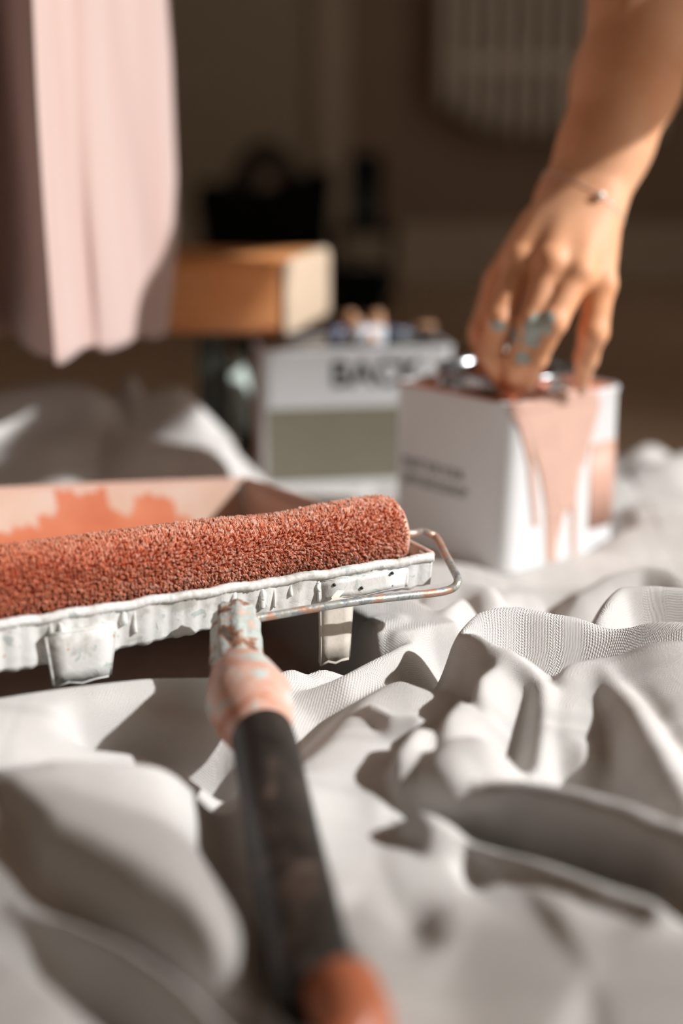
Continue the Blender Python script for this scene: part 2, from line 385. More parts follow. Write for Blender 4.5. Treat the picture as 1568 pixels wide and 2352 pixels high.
def cloth_h(X, Y):
    base = .010+.010*np.clip((1.3-Y)/.4, 0, 1)*np.clip((Y-.75)/.2, 0, 1)
    h = base+.004*np.sin(X*23+1.2*np.sin(Y*17))*np.sin(Y*19+X*7)
    for pl, wf, wn, ef, en in RW:
        d, s, z = polydist(X, Y, pl)
        w = np.where(s >= 0, wf, wn); e = np.where(s >= 0, ef, en)
        tt = np.clip(d/w, 0, 1.0)
        fall = np.sqrt(tt**2+.0225)-.15; fall = (fall/ (math.sqrt(1.0225)-.15))**e
        hz = (z-base)*(1-fall)+base - .004*(d > w)
        hz = np.where(d < w*1.02, hz, -1)
        h = np.where(hz > -.5, smax(h, hz, .005), h)
    return h
VAL = [  # creases / hollows: polyline px, width, depth
 ([(1130,1500,.05),(1260,1520,.05),(1300,1500,.05)], .018, .030),
 ([(1000,1600,.04),(1020,1520,.04)], .020, .030),
 ([(520,1790,.04),(505,1900,.04),(545,2050,.035),(605,2200,.03),(650,2350,.03)], .022, .030),
 ([(210,1712,.05),(300,1702,.05),(400,1700,.05),(500,1700,.05)], .013, .045),
 ([(975,1915,.03),(1080,1970,.02),(1200,2025,.02),(1350,2065,.02),(1460,2100,.02)], .011, .030),
 ([(1115,1700,.05),(1090,1640,.05)], .004, .012),
 ([(1230,1650,.05),(1190,1760,.05)], .02, .012),
 ([(1400,1560,.05),(1380,1700,.05)], .025, .012),
 ([(1010,1750,.06),(1040,1690,.06),(1100,1640,.06)], .0035, .012),
 ([(960,1920,.03),(1080,1960,.02),(1200,2010,.02),(1350,2050,.02)], .010, .012),
 ([(640,1500,.05),(700,1560,.05)], .008, .012),
 ([(960,2170,.03),(945,2120,.03)], .012, .010),
]
VW = [([tuple(atz(*p)[:2])+(0,) for p in pl], w, dp) for pl, w, dp in VAL]
# tray frame
A = at(990, 1275, 1.06); B = at(0, 1430, .92)
tu = (B-A); tu /= np.linalg.norm(tu)                    # along the near rim, to the left
tvv = np.cross(np.array([0, 0, 1.]), tu); tvv = -tvv if tvv[1] < 0 else tvv; tvv /= np.linalg.norm(tvv)
TW, TL = .40, .40
def tray_pt(a, b, c):   # a: along near rim from right corner, b: depth, c: up from rim
    return A+tu*a+tvv*b+np.array([0, 0, c-.03*max(0, (1-a/TW))*(b/TL)**1.5])
def full_h(X, Y):
    h = cloth_h(X, Y)
    for pl, w, dp in VW:
        d, s, z = polydist(X, Y, pl); h = h-dp*np.exp(-(d/w)**2)
    # keep clear of the tray
    q0 = X-A[0]; q1 = Y-A[1]; a = q0*tu[0]+q1*tu[1]; b = q0*tvv[0]+q1*tvv[1]
    ins = np.minimum(np.minimum(a+.005, TW+.02-a), np.minimum(b+.022, TL+.02-b))
    lim = np.clip(.085-ins*2.2, .012, 1)
    shut = np.clip((.050-a)/.02, 0, 1)          # cloth bunched up along the tray's right side, raised to block sun underneath
    h = np.where((b > -.01) & (b < TL+.02) & (a < .06) & (a > -.06), np.maximum(h, (.070-.018*np.clip(b/TL, 0, 1))*np.clip(1-(np.abs(a-.005)-.03)/.03, 0, 1)), h)
    lim = np.where(ins > 0, np.where(a > .05, np.clip(.080-ins*6, .004, 1), .074-.03*np.clip(b/TL, 0, 1)), 1.); h = np.minimum(h, lim)
    h = np.where((Y > 1.52), np.minimum(h, .014+np.clip((-.085-X)/.13, 0, 1)*.16+np.clip((X-.22)/.06, 0, 1)), h)
    # keep clear of the tins
    for (cx, cy, yaw, hx, hy) in ((TC[0], TC[1], TA, .0925, .0925), (.011, 1.829, .15, .133, .076), (-.172, 1.88, 0, .022, .11)):
        c, s_ = math.cos(yaw), math.sin(yaw); u = np.abs((X-cx)*c+(Y-cy)*s_)-hx; w = np.abs(-(X-cx)*s_+(Y-cy)*c)-hy
        d = np.maximum(u, w)
        h = np.minimum(h, np.where(d < 0, .004, .004+(d/.012)*.03+.0*d))if True else h
        h = np.maximum(h, .002)
    return h
def axis_grid(segs):
    out = []
    for a, b, s in segs: out.append(np.arange(a, b, s))
    return np.concatenate(out+[[segs[-1][1]]])
gx = axis_grid([(-1.35, -.6, .012), (-.6, -.3, .006), (-.3, .34, .0026), (.34, .6, .006), (.6, 1.3, .014)])
gy = axis_grid([(.28, .55, .005), (.55, .7, .003), (.7, 1.25, .0026), (1.25, 1.6, .005), (1.6, 2.12, .008)])
GX, GY = np.meshgrid(gx, gy)
# free edge of the cloth wanders
edge = 2.02+.06*np.sin(GX*5)+.03*np.sin(GX*13+1)-.28*np.clip((GX-.25)/.3, 0, 1)
H = full_h(GX, GY)
H = np.where(GY > edge-.05, H*np.clip((edge-GY)/.05, 0, 1)+.002, H)
# handle rests on the cloth: press cloth below it
HP = [at(541, 1425, .965), at(545, 1520, .925), at(572, 1610, .875), at(610, 1720, .82), at(645, 1900, .745), at(692, 2120, .655), at(728, 2290, .60), at(752, 2370, .575)]
HRAD = [.016, .020, .029, .022, .0210, .0215, .0220, .0210]
hd, _, hz = polydist(GX, GY, [(p[0], p[1], p[2]-r) for p, r in zip(HP, HRAD)])
H = np.where(hd < .040, np.minimum(H, hz+.001+np.clip(hd-.010, 0, 1)*1.15), H)
# lean: rolls overhang toward the camera
LX = np.zeros_like(H); LY = np.zeros_like(H)
for idx, amt, lx in ((18, .024, -.004), (19, .014, 0), (13, -.004, 0), (14, .008, -.004), (11, .0, -.010), (3, .010, -.006)):
    pl, wf, wn, ef, en = RW[idx]; d, s, z = polydist(GX, GY, pl)
    g = np.exp(-(d/.028)**2)*np.clip((H-.03)/.05, 0, 1); LY -= amt*g; LX += lx*g
def blur(A_, n):
    for _ in range(n):
        A_[1:-1] = .25*A_[:-2]+.5*A_[1:-1]+.25*A_[2:]; A_[:, 1:-1] = .25*A_[:, :-2]+.5*A_[:, 1:-1]+.25*A_[:, 2:]
    return A_
H = blur(H.copy(), 3)
keep = (GY <= edge)
idm = -np.ones(H.shape, int); idm[keep] = np.arange(keep.sum())
V = np.stack([(GX+LX)[keep], (GY+LY)[keep], H[keep]], 1)
q = keep[:-1, :-1] & keep[1:, :-1] & keep[:-1, 1:] & keep[1:, 1:]
Fq = np.stack([idm[:-1, :-1][q], idm[:-1, 1:][q], idm[1:, 1:][q], idm[1:, :-1][q]], 1)
def np_mesh(name, V, Fc, mat, parent=None, sm=True):
    me = bpy.data.meshes.new(name); k = Fc.shape[1]
    me.vertices.add(len(V)); me.vertices.foreach_set('co', np.asarray(V, np.float32).ravel())
    me.loops.add(len(Fc)*k); me.loops.foreach_set('vertex_index', np.asarray(Fc, np.int32).ravel())
    me.polygons.add(len(Fc)); me.polygons.foreach_set('loop_start', np.arange(0, len(Fc)*k, k, dtype=np.int32))
    me.update(calc_edges=True); me.validate()
    return link(name, me, mat, parent, sm)
cloth = np_mesh('drop_cloth', V, Fq, M_canvas)
# cloth UV follows the sheet (arc length along rows)
ul = cloth.data.uv_layers.new(name='UVMap'); lv = np.empty(len(cloth.data.loops), np.int32); cloth.data.loops.foreach_get('vertex_index', lv)
UX = np.cumsum(np.hypot(np.diff(GX, axis=1, prepend=GX[:, :1]), np.diff(H, axis=1, prepend=H[:, :1])), axis=1)
UY = np.cumsum(np.hypot(np.diff(GY, axis=0, prepend=GY[:1]), np.diff(H, axis=0, prepend=H[:1])), axis=0)
UX -= UX[:, [len(gx)//2]]*.0
uvv = np.stack([UX[keep], UY[keep]], 1)[lv]; ul.data.foreach_set('uv', uvv.astype(np.float32).ravel())
tag(cloth, 'rumpled off-white canvas drop cloth with deep folds spread over the whole floor', 'drop cloth')

# ---------------------------------------------------------------- paint tray
tray = empty('paint_tray', tray_pt(TW/2, TL/2, -.05))
tag(tray, 'white paint-crusted roller tray on legs, inside coated with peach and orange paint', 'paint tray')
def depth_at(b):      # floor of the tray below the rim
    return -.022-.039*np.clip((b-.10)/(TL*.5), 0, 1)
def grid_surface(name, fn, nu, nv, mat, parent, attr=None):
    V = [fn(i/nu, j/nv) for j in range(nv+1) for i in range(nu+1)]
    Fc = [(j*(nu+1)+i, j*(nu+1)+i+1, (j+1)*(nu+1)+i+1, (j+1)*(nu+1)+i) for j in range(nv) for i in range(nu)]
    o = mesh(name, V, Fc, mat, parent)
    if attr:
        at_ = o.data.attributes.new(attr[0], 'FLOAT', 'POINT')
        at_.data.foreach_set('value', np.array([attr[1](i/nu, j/nv) for j in range(nv+1) for i in range(nu+1)], np.float32))
    return o
# inner floor
def fl(u, v):
    b = .012+v*(TL-.05); return tray_pt(.012+u*(TW-.024), b, depth_at(b)+.002)
o = grid_surface('ramp', fl, 40, 40, M_trayin, tray, ('wet', lambda u, v: 1.0 if v > .1 else .6))
m = o.modifiers.new('s', 'SOLIDIFY'); m.thickness = .002
# far wall, inner face with wet orange paint running
def wetf(u, v):
    x = u*TW
    a = x; top = 0 if a < .058 else .45 if a < .075 else .80 if a < .117 else .52+.2*abs(a-.131)/.014*.6 if a < .145 else .92 if a < .20 else .62 if a < .222 else .42
    top += .04*math.sin(x*140)+.03*math.sin(x*390)
    return 1.0 if v < top else 0.0
def fw(u, v):
    return tray_pt(.012+u*(TW-.024), TL-.045+.045*v**.8+.010*math.sin(u*math.pi), depth_at(TL)+(-depth_at(TL))*v)
o = grid_surface('far_wall', fw, 160, 24, M_trayin, tray, ('wet', wetf)); m = o.modifiers.new('s', 'SOLIDIFY'); m.thickness = .002
for sgn, a0 in ((0, 0.), (1, TW)):
    def sw(u, v, a0=a0, sgn=sgn):
        b = u*TL; dd = depth_at(b); off = .014*(1-v)
        return tray_pt(a0+(off if sgn == 0 else -off), b, dd*(1-v))
    o = grid_surface('side_wall', sw, 24, 6, M_trayin if sgn == 0 else M_tray, tray); m = o.modifiers.new('s', 'SOLIDIFY'); m.thickness = .003
# near wall: outer face crusted with drips
def nw(u, v):
    a = u*TW; hgt = .024+.012*np.clip((a-.05)/.25, 0, 1)
    wob = .0008*math.sin(a*210)+.0006*math.sin(a*530+1)
    return tray_pt(a, -.001+.004*(1-v)+wob*.5, -hgt*(1-v)+(wob if v < .05 else 0))
o = grid_surface('near_wall', nw, 240, 12, M_tray, tray); m = o.modifiers.new('s', 'SOLIDIFY'); m.thickness = .003
def und(u, v):
    b = .004+v*(TL-.01); return tray_pt(.004+u*(TW-.008), b, depth_at(b)-.003)
o = grid_surface('underside_shade', und, 10, 16, M_blackbox, tray)  # black sheet below the ramp, standing in for shade under the tray
# lower lip of the near wall
V2, F2 = tube([tray_pt(a, .006, -.024-.012*min(1, max(0, (a-.05)/.25))) for a in np.linspace(.0, TW, 30)], .0022, 8, sub=2, jit=.12); mesh('bottom_lip', V2, F2, M_tray, tray)
# rolled rim all round, lumpy with dried paint
def rimline(n=90):
    P = []
    for a in np.linspace(.0, TW, n): P.append(tray_pt(a, -.002, -.001+.0009*math.sin(a*160)*math.sin(a*47)))
    return P
V2, F2 = tube(rimline(), .0037, 10, sub=3, jit=.05); mesh('rim', V2, F2, M_tray, tray)
V2, F2 = tube([tray_pt(TW, b, 0) for b in np.linspace(0, TL, 10)], .0034, 8, sub=3); mesh('rim', V2, F2, M_tray, tray)
V2, F2 = tube([tray_pt(0, b, 0) for b in np.linspace(0, TL, 10)], .0034, 8, sub=3, jit=.04); mesh('rim', V2, F2, M_salmon, tray)
V2, F2 = tube([tray_pt(a, TL+.010*math.sin(a/TW*math.pi), 0) for a in np.linspace(0, TW, 20)], .0032, 8, sub=3); mesh('rim', V2, F2, M_salmon, tray)
# flat lug plate riveted on the near wall (right) and the two legs
def plate(name, a0, a1, c0, c1, bo, th, mat, taper=0, lean=0):
    bm = bmesh.new(); vs = box(bm, (0, 0, 0), (1, 1, 1))
    bmesh.ops.bevel(bm, geom=list(bm.edges), offset=.04, segments=2, affect='EDGES')
    bmesh.ops.subdivide_edges(bm, edges=list(bm.edges), cuts=3, use_grid_fill=True)
    for v in bm.verts:
        x, y, z = v.co; aa = a0+(a1-a0)*x; aa += taper*(1-z)*(x-.5)*(a1-a0)
        cc = c0+(c1-c0)*z; v.co = Vector(tray_pt(aa, bo-th*(1-y)+lean*(1-z)+.0006*math.sin(x*9+z*7), cc+.0012*math.sin(x*11)*(1-z)))
    return from_bm(name, bm, mat, tray, True)
lug = plate('lug_plate', .022, .098, -.022, -.006, -.001, .003, M_tray)
plate('leg', .068, .096, -.075, -.012, .000, .004, M_cream, -.1, .004)
plate('leg', .254, .306, -.053, -.012, -.002, .005, M_tray, -.2, .004)
for a, c in ((.036, -.008), (.062, -.016), (.085, -.010)):
    V2, F2 = lathe([(.0001, .0009), (.0011, .0008), (.0013, 0), (.0013, -.0006)], 10, frame(tray_pt(a, -.0045, c), -tvv)); mesh('rivet', V2, F2, M_ink, lug)
# drips of dried paint hanging on the near wall
for k in range(15):
    a = rng.uniform(.03, TW-.01); l = rng.uniform(.006, .020); r = rng.uniform(.0012, .0030)
    V2, F2 = tube([tray_pt(a, -.0018, -.004), tray_pt(a+rng.normal()*.001, -.0024, -.004-l*.6), tray_pt(a, -.0026, -.004-l)], [r*.7, r, r*.9], 8, sub=3)
    mesh('paint_drip', V2, F2, M_tray, tray)
V2, F2 = tube([tray_pt(.344, -.002, -.010), tray_pt(.346, -.003, -.034), tray_pt(.346, -.003, -.044)], [.005, .0055, .003], 10, sub=4); mesh('paint_drip', V2, F2, M_cream, tray)
# pool of wet paint in the well
def pool(u, v):
    b = .10+v*(TL-.135); return tray_pt(.018+u*(TW-.036), b, -.052)
grid_surface('wet_paint', pool, 20, 20, M_wet, tray)

# ---------------------------------------------------------------- roller
C1 = at(902, 1222, 1.097); C0 = at(-130, 1367, .937); C0[2] = C1[2]
ax = (C0-C1); RLn = np.linalg.norm(ax); ax /= RLn
RR = .0290
roller = empty('paint_roller', HP[3]-np.array([0, 0, .02]))
tag(roller, 'long paint roller, terracotta soaked nap on wire frame, paint-spattered grip toward the camera', 'paint roller')
s1 = np.cross(ax, [0, 0, 1]); s1 /= np.linalg.norm(s1); s2 = np.cross(s1, ax)
if s2[2] < 0: s2 = -s2
# nap base
nA, nB = 180, 500
aa = np.linspace(0, 2*np.pi, nA, endpoint=False); bb = np.linspace(0, 1, nB)
def swell(b):     # the dip and flare seen along the cover
    x = b*RLn
    return 1+.05*np.exp(-((x-.03)/.03)**2)-.09*np.exp(-((x-.105)/.030)**2)-.07*np.exp(-(x/.006)**2)
BB, AAg = np.meshgrid(bb, aa, indexing='ij')
rr = RR*swell(BB)-.003+.0012*np.sin(BB*RLn*900+3*np.sin(AAg*9))*np.sin(AAg*46+2*np.sin(BB*60))
P = C1+ax*(BB*RLn)[..., None]+(s1*np.cos(AAg)[..., None]+s2*np.sin(AAg)[..., None])*rr[..., None]
idx = np.arange(nA*nB).reshape(nB, nA); nx = np.roll(idx, -1, 1)
Fq = np.stack([idx[:-1], nx[:-1], nx[1:], idx[1:]], -1).reshape(-1, 4)
o = np_mesh('nap_sleeve', P.reshape(-1, 3), Fq, M_nap_under, roller)
# pile: bent tufts, clumped
nT = 170000
b = rng.uniform(0.004, 1, nT); a = rng.uniform(-np.pi, np.pi, nT)
bx = b*RLn; arc = a*RR
# clump centres on a jittered lattice
cs = .0027
jx = np.floor(bx/cs); ja = np.floor(arc/cs)
hsh = lambda i, j, k: np.modf(np.abs(np.sin(i*127.1+j*311.7+k*74.7)*43758.5453))[0]
ccx = (jx+.2+.6*hsh(jx, ja, 0))*cs; cca = (ja+.2+.6*hsh(jx, ja, 1))*cs
tone = hsh(jx, ja, 2)*.55+rng.uniform(0, .45, nT)
rb = RR*swell(b)-.0032
base = C1+ax*bx[:, None]+(s1*np.cos(a)[:, None]+s2*np.sin(a)[:, None])*rb[:, None]
ln = .0030+.0018*hsh(jx, ja, 3)+rng.uniform(0, .0012, nT)
an2 = (arc+(cca-arc)*.6)/RR+.10*(hsh(jx, ja, 4)-.5)+rng.normal(0, .02, nT); bx2 = bx+(ccx-bx)*.6+.0016*(hsh(jx, ja, 5)-.5)+rng.normal(0, .0005, nT)
tip = C1+ax*bx2[:, None]+(s1*np.cos(an2)[:, None]+s2*np.sin(an2)[:, None])*(rb+ln)[:, None]
mid = (base+tip)/2+(base-C1-ax*bx[:, None])/rb[:, None]*(.0004)
wv_ = rng.normal(size=(nT, 3)); wv_ /= np.linalg.norm(wv_, axis=1)[:, None]
dr = tip-base; dr /= np.linalg.norm(dr, axis=1)[:, None]
w1 = np.cross(dr, wv_); w1 /= np.linalg.norm(w1, axis=1)[:, None]; w2 = np.cross(dr, w1)
wd = .00027
Vt = np.stack([base+w1*wd, base-w1*.5*wd+w2*wd, base-w1*.5*wd-w2*wd, mid+w1*wd*.9, mid-w1*.45*wd+w2*wd*.9, mid-w1*.45*wd-w2*wd*.9, tip], 1).reshape(-1, 3)
k = (np.arange(nT)*7)[:, None]
tr = np.array([0,1,4, 0,4,3, 1,2,5, 1,5,4, 2,0,3, 2,3,5, 3,4,6, 4,5,6, 5,3,6])
Ft = (k+tr[None]).reshape(-1, 3)
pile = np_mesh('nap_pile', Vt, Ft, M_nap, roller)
tv = np.repeat(tone, 7).reshape(-1, 7); tv = tv*np.array([.45, .45, .45, .8, .8, .8, 1.15])[None]  # roots darkened and tips lightened, sun and shade put into the tone
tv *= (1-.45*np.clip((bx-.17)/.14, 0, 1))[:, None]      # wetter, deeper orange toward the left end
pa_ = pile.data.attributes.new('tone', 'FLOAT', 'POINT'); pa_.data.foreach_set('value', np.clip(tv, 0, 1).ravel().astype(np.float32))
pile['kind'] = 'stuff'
# end of the cover and cap
M_ax = frame(C1, -ax, (0, 0, 1))
V2, F2 = lathe([(.0272, -.004), (.0264, .0000), (.0240, .0022), (.015, .0026), (.015, .001), (.0001, .001)], 40, M_ax); mesh('cover_end', V2, F2, M_salmon, roller)
V2, F2 = lathe([(.0138, .0025), (.0138, .0050), (.0128, .0056), (.006, .0058), (.0001, .0058)], 32, M_ax); mesh('end_cap', V2, F2, M_darkgreen, roller)
# wire frame
W0 = C1-ax*.004
W1 = at(968, 1222, 1.112); W2 = at(1002, 1236, 1.108); W3 = at(1046, 1318, 1.048); W3b = at(1050, 1340, 1.036); W4 = at(1020, 1358, 1.030); W5 = at(800, 1384, .995); W6 = at(600, 1418, .972); W7 = at(556, 1420, .965)
wp = [W0, at(940, 1226, 1.108), W1, (W1+W2)/2+np.array([0, 0, .001]), W2, (W2*.5+W3*.5), W3, W3b, W4, (W4+W5)/2, W5, W6, W7, HP[0]+np.array([0, .003, 0]), HP[1]]
V2, F2 = tube(wp, .0032, 14, sub=8, jit=.02)
wire = mesh('wire_frame', V2, F2, M_wire, roller)
pv = wire.data.attributes.new('paint', 'FLOAT', 'POINT'); vals = []
for i in range(len(wire.data.vertices)):
    s = i//14/8; vals.append(1.0 if (3.2 < s < 5.6 and (math.sin(s*9)+math.sin(i*1.7)*.4) > -.2) else (.5 if s < 3.2 and i % 3 else 0))
pv.data.foreach_set('value', vals)
# handle: ferrule with ribs, ball guard, grip
def span(P, R, i0, i1, name, mat, n=28, sub=10, rib=0, ribn=12, flat=1):
    V2, F2 = tube(P[i0:i1+1], R[i0:i1+1], n, sub=sub)
    if rib:
        V3 = []
        for i, v in enumerate(V2):
            c = np.mean(V2[(i//n)*n:(i//n+1)*n], axis=0); V3.append(c+(v-c)*(1+rib*(1 if (i % n) % 4 < 2 else -1)))
        V2 = V3
    return mesh(name, V2, F2, mat, roller)
fp = [HP[0]+(HP[0]-HP[1])*.15, HP[0], HP[1], HP[1]+(HP[2]-HP[1])*.35]
V2, F2 = tube(fp, [.0125, .0165, .0185, .0175], 32, sub=8, jit=.0)
V2 = [np.array(v) for v in V2]
V3 = []
for i, v in enumerate(V2):
    c = np.mean(V2[(i//32)*32:(i//32+1)*32], axis=0); V3.append(c+(v-c)*(1+.05*(1 if (i % 32) % 4 < 2 else -1)+.02*rng.normal()))
mesh('ferrule', V3, F2, M_ferrule, roller)
hp2 = [HP[1]+(HP[2]-HP[1])*.15, HP[1]+(HP[2]-HP[1])*.5, HP[2], HP[2]+(HP[3]-HP[2])*.35, HP[2]+(HP[3]-HP[2])*.8]
V2, F2 = tube(hp2, [.0155, .0235, .0290, .0265, .0190], 32, sub=8); mesh('hand_guard', V2, F2, M_ball, roller)
gp = [HP[2]+(HP[3]-HP[2])*.6, HP[3], HP[4], HP[5], HP[6]]
V2, F2 = tube(gp, [.0195, .0205, .0210, .0215, .0205], 28, sub=8); mesh('grip', V2, F2, M_grip, roller)
ep = [HP[6]+(HP[5]-HP[6])*.12+np.array([.012, 0, .004]), HP[6]+np.array([.012, 0, .004]), HP[7]+np.array([.012, 0, .003]), HP[7]+(HP[7]-HP[6])*.8]
V2, F2 = tube(ep, [.012, .0185, .0185, .012], 28, sub=8); o = mesh('grip_end', V2, F2, M_terra, roller); o['label'] = 'orange paint-smeared end of the grip'

# ---------------------------------------------------------------- tins
def rsq(hx, hy, r, n=8):
    P = []
    for cx, cy, a0 in ((hx-r, hy-r, 0), (-hx+r, hy-r, 90), (-hx+r, -hy+r, 180), (hx-r, -hy+r, 270)):
        for k in range(n+1):
            a = math.radians(a0+90*k/n); P.append((cx+r*math.cos(a), cy+r*math.sin(a)))
    return P
def loft(levels, M, n=8):
    V, Fc = [], []
    for hx, hy, r, z in levels:
        for x, y in rsq(hx, hy, r, n): V.append(M @ Vector((x, y, z)))
    k = 4*(n+1)
    for i in range(len(levels)-1):
        for j in range(k): Fc.append((i*k+j, i*k+(j+1) % k, (i+1)*k+(j+1) % k, (i+1)*k+j))
    Fc.append(tuple(range(k))[::-1]); Fc.append(tuple((len(levels)-1)*k+j for j in range(k))); return V, Fc
def tin_body(hx, hy, r, h, M):
    return loft([(hx-.003, hy-.003, r, 0), (hx, hy, r, .001), (hx+.001, hy+.001, r, .003), (hx, hy, r, .006), (hx, hy, r, h-.007), (hx+.0012, hy+.0012, r, h-.005),
                 (hx+.0012, hy+.0012, r, h-.001), (hx, hy, r, h), (hx-.002, hy-.002, r, h), (hx-.003, hy-.003, r, h-.003)], M)
def wrap_panel(name, hx, hy, r, M, path0, path1, z0, z1, off, mat, parent, flip=False):
    """label that follows the rounded-square profile between perimeter indices"""
    pr = rsq(hx+off, hy+off, r, 8); n = len(pr); dens = []
    for i in range(n):
        a = pr[i]; b2 = pr[(i+1) % n]; s = 1 if math.dist(a, b2) < .02 else 16
        for k in range(s): dens.append((a[0]+(b2[0]-a[0])*k/s, a[1]+(b2[1]-a[1])*k/s))
    L = [0]
    for i in range(len(dens)): L.append(L[-1]+math.dist(dens[i], dens[(i+1) % len(dens)]))
    tot = L[-1]
    def pt(s):
        s = (s % 1)*tot; i = max(j for j in range(len(dens)) if L[j] <= s+1e-9); tt = (s-L[i])/(L[i+1]-L[i]+1e-9); a = dens[i]; b2 = dens[(i+1) % len(dens)]
        return a[0]+(b2[0]-a[0])*tt, a[1]+(b2[1]-a[1])*tt
    V, Fc = [], []; m = 24
    for i in range(m+1):
        x, y = pt(path0+(path1-path0)*i/m); V += [M @ Vector((x, y, z0)), M @ Vector((x, y, z1))]
    for i in range(m): Fc.append((2*i, 2*i+2, 2*i+3, 2*i+1))
    o = mesh(name, V, Fc, mat, parent); md = o.modifiers.new('s', 'SOLIDIFY'); md.thickness = .0005; md.offset = -1; return o
def text_obj(name, body, size, M, mat, parent, sx=1.0, bold=.0):
    cu = bpy.data.curves.new(name, 'FONT'); cu.body = body; cu.size = size; cu.extrude = .0003; cu.offset = bold; cu.space_line = 1.0
    tmp = bpy.data.objects.new(name, cu); COL.objects.link(tmp); dg = bpy.context.evaluated_depsgraph_get()
    me = bpy.data.meshes.new_from_object(tmp.evaluated_get(dg)); bpy.data.objects.remove(tmp); bpy.data.curves.remove(cu)
    me.transform(M @ Matrix.Diagonal((sx, 1, 1, 1))); me.name = name; me.materials.clear()
    return link(name, me, mat, parent, False)
HS, TH_ = .0885, .180
MT = Matrix.Translation((TC[0], TC[1], .004)) @ Matrix.Rotation(TA, 4, 'Z')
# find local axes: which local face looks camera-left and camera-right
tin = empty('paint_tin', (TC[0], TC[1], .004))
tag(tin, 'white square paint tin with salmon paint spilling down its right face, under the hand', 'paint tin')
V2, F2 = tin_body(HS, HS, .020, TH_, MT); o = mesh('body', V2, F2, M_tin, tin); md = o.modifiers.new('e', 'EDGE_SPLIT'); md.split_angle = math.radians(50)
# corners in world
cor = {n: np.array((MT @ Vector((x*HS, y*HS, 0)))[:2]) for n, (x, y) in {'pp': (1, 1), 'mp': (-1, 1), 'mm': (-1, -1), 'pm': (1, -1)}.items()}
Fk = min(cor, key=lambda k: cor[k][1]); Rk = max(cor, key=lambda k: cor[k][0]); Lk = min(cor, key=lambda k: cor[k][0])
Fc_, Rc_, Lc_ = cor[Fk], cor[Rk], cor[Lk]
ur = (Rc_-Fc_)/np.linalg.norm(Rc_-Fc_); nr = np.array([ur[1], -ur[0]]); ul_ = (Fc_-Lc_)/np.linalg.norm(Fc_-Lc_); nl = np.array([ul_[1], -ul_[0]])
def faceM(origin, u, n, s, z, off):
    M = Matrix(((u[0], 0, n[0], 0), (u[1], 0, n[1], 0), (0, 1, 0, 0), (0, 0, 0, 1))); p = origin+u*s+n*off
    M.translation = Vector((p[0], p[1], z)); return M
text_obj('lettering', 'PAINT FOR YOUR', .0150, faceM(Lc_, ul_, nl, .020, .094, .0002), M_inkg, tin, .80, .0002)
text_obj('lettering', "LIFE'S BACKDROP", .0150, faceM(Lc_, ul_, nl, .020, .076, .0002), M_inkg, tin, .86, .0002)
# top plate with paint, collar, lid
V2, F2 = loft([(HS-.006, HS-.006, .017, TH_-.004), (HS-.006, HS-.006, .017, TH_-.002)], MT); mesh('top_plate', V2, F2, M_terra, tin)
MC = Matrix.Translation((TC[0]-.005, TC[1]-.015, .004+TH_-.002))
V2, F2 = lathe([(.070, 0), (.0715, .001), (.0715, .004), (.0705, .006), (.0705, .018), (.0725, .0195), (.0725, .0215), (.0705, .0228), (.066, .0222), (.0645, .014), (.0645, .003), (.0001, .003)], 64, MC)
mesh('collar', V2, F2, M_chrome, tin)
V2, F2 = lathe([(.064, .003), (.064, .0085), (.03, .009), (.0001, .009)], 48, MC); mesh('wet_paint', V2, F2, M_terra, tin)
# salmon label panel on the right face, wrapping to the far corner
prof = rsq(HS, HS, .02, 8)
pl_ = []
for i in range(31):
    s = .126+(.177-.020-.126)*min(1, i/12) if i <= 12 else None
    if i <= 12: p = Fc_+ur*s+nr*.0004
    else:
        a = math.radians(90*(i-12)/18*.95); cc = Rc_-ur*.02-nr*.02; p = cc+nr*.0204*math.cos(a)+ur*.0204*math.sin(a)
    pl_.append(p)
V2 = []; F2 = []
for i, p in enumerate(pl_): V2 += [(p[0], p[1], .004+.028), (p[0], p[1], .004+.122)]
for i in range(len(pl_)-1): F2.append((2*i, 2*i+2, 2*i+3, 2*i+1))
o = mesh('label_panel', V2, F2, M_panel_salmon, tin); md = o.modifiers.new('s', 'SOLIDIFY'); md.thickness = .0005; md.offset = 0
# paint spill: a film with its own outline, evaluated on the face
caps = [((1175,935),(1200,985),9,10), ((1200,985),(1218,1070),10,8), ((1218,1070),(1228,1195),8,7), ((1228,1195),(1229,1205),8,6),
        ((1250,940),(1265,1040),60,42), ((1300,930),(1300,1040),66,45), ((1262,1040),(1280,1120),34,28), ((1300,1040),(1295,1150),38,26), ((1235,1045),(1248,1080),10,14),
        ((1252,1080),(1262,1180),16,10), ((1258,1180),(1262,1300),8,9), ((1262,1300),(1263,1312),10,9), ((1288,1150),(1272,1240),14,9), ((1272,1240),(1266,1300),8,8), ((1317,1130),(1316,1320),8,6), ((1360,925),(1335,1060),18,8)]
nu, nz = 240, 240
us = np.linspace(.0005, .150, nu); zs = np.linspace(.008, TH_+.0045, nz)
UU, ZZ = np.meshgrid(us, zs)
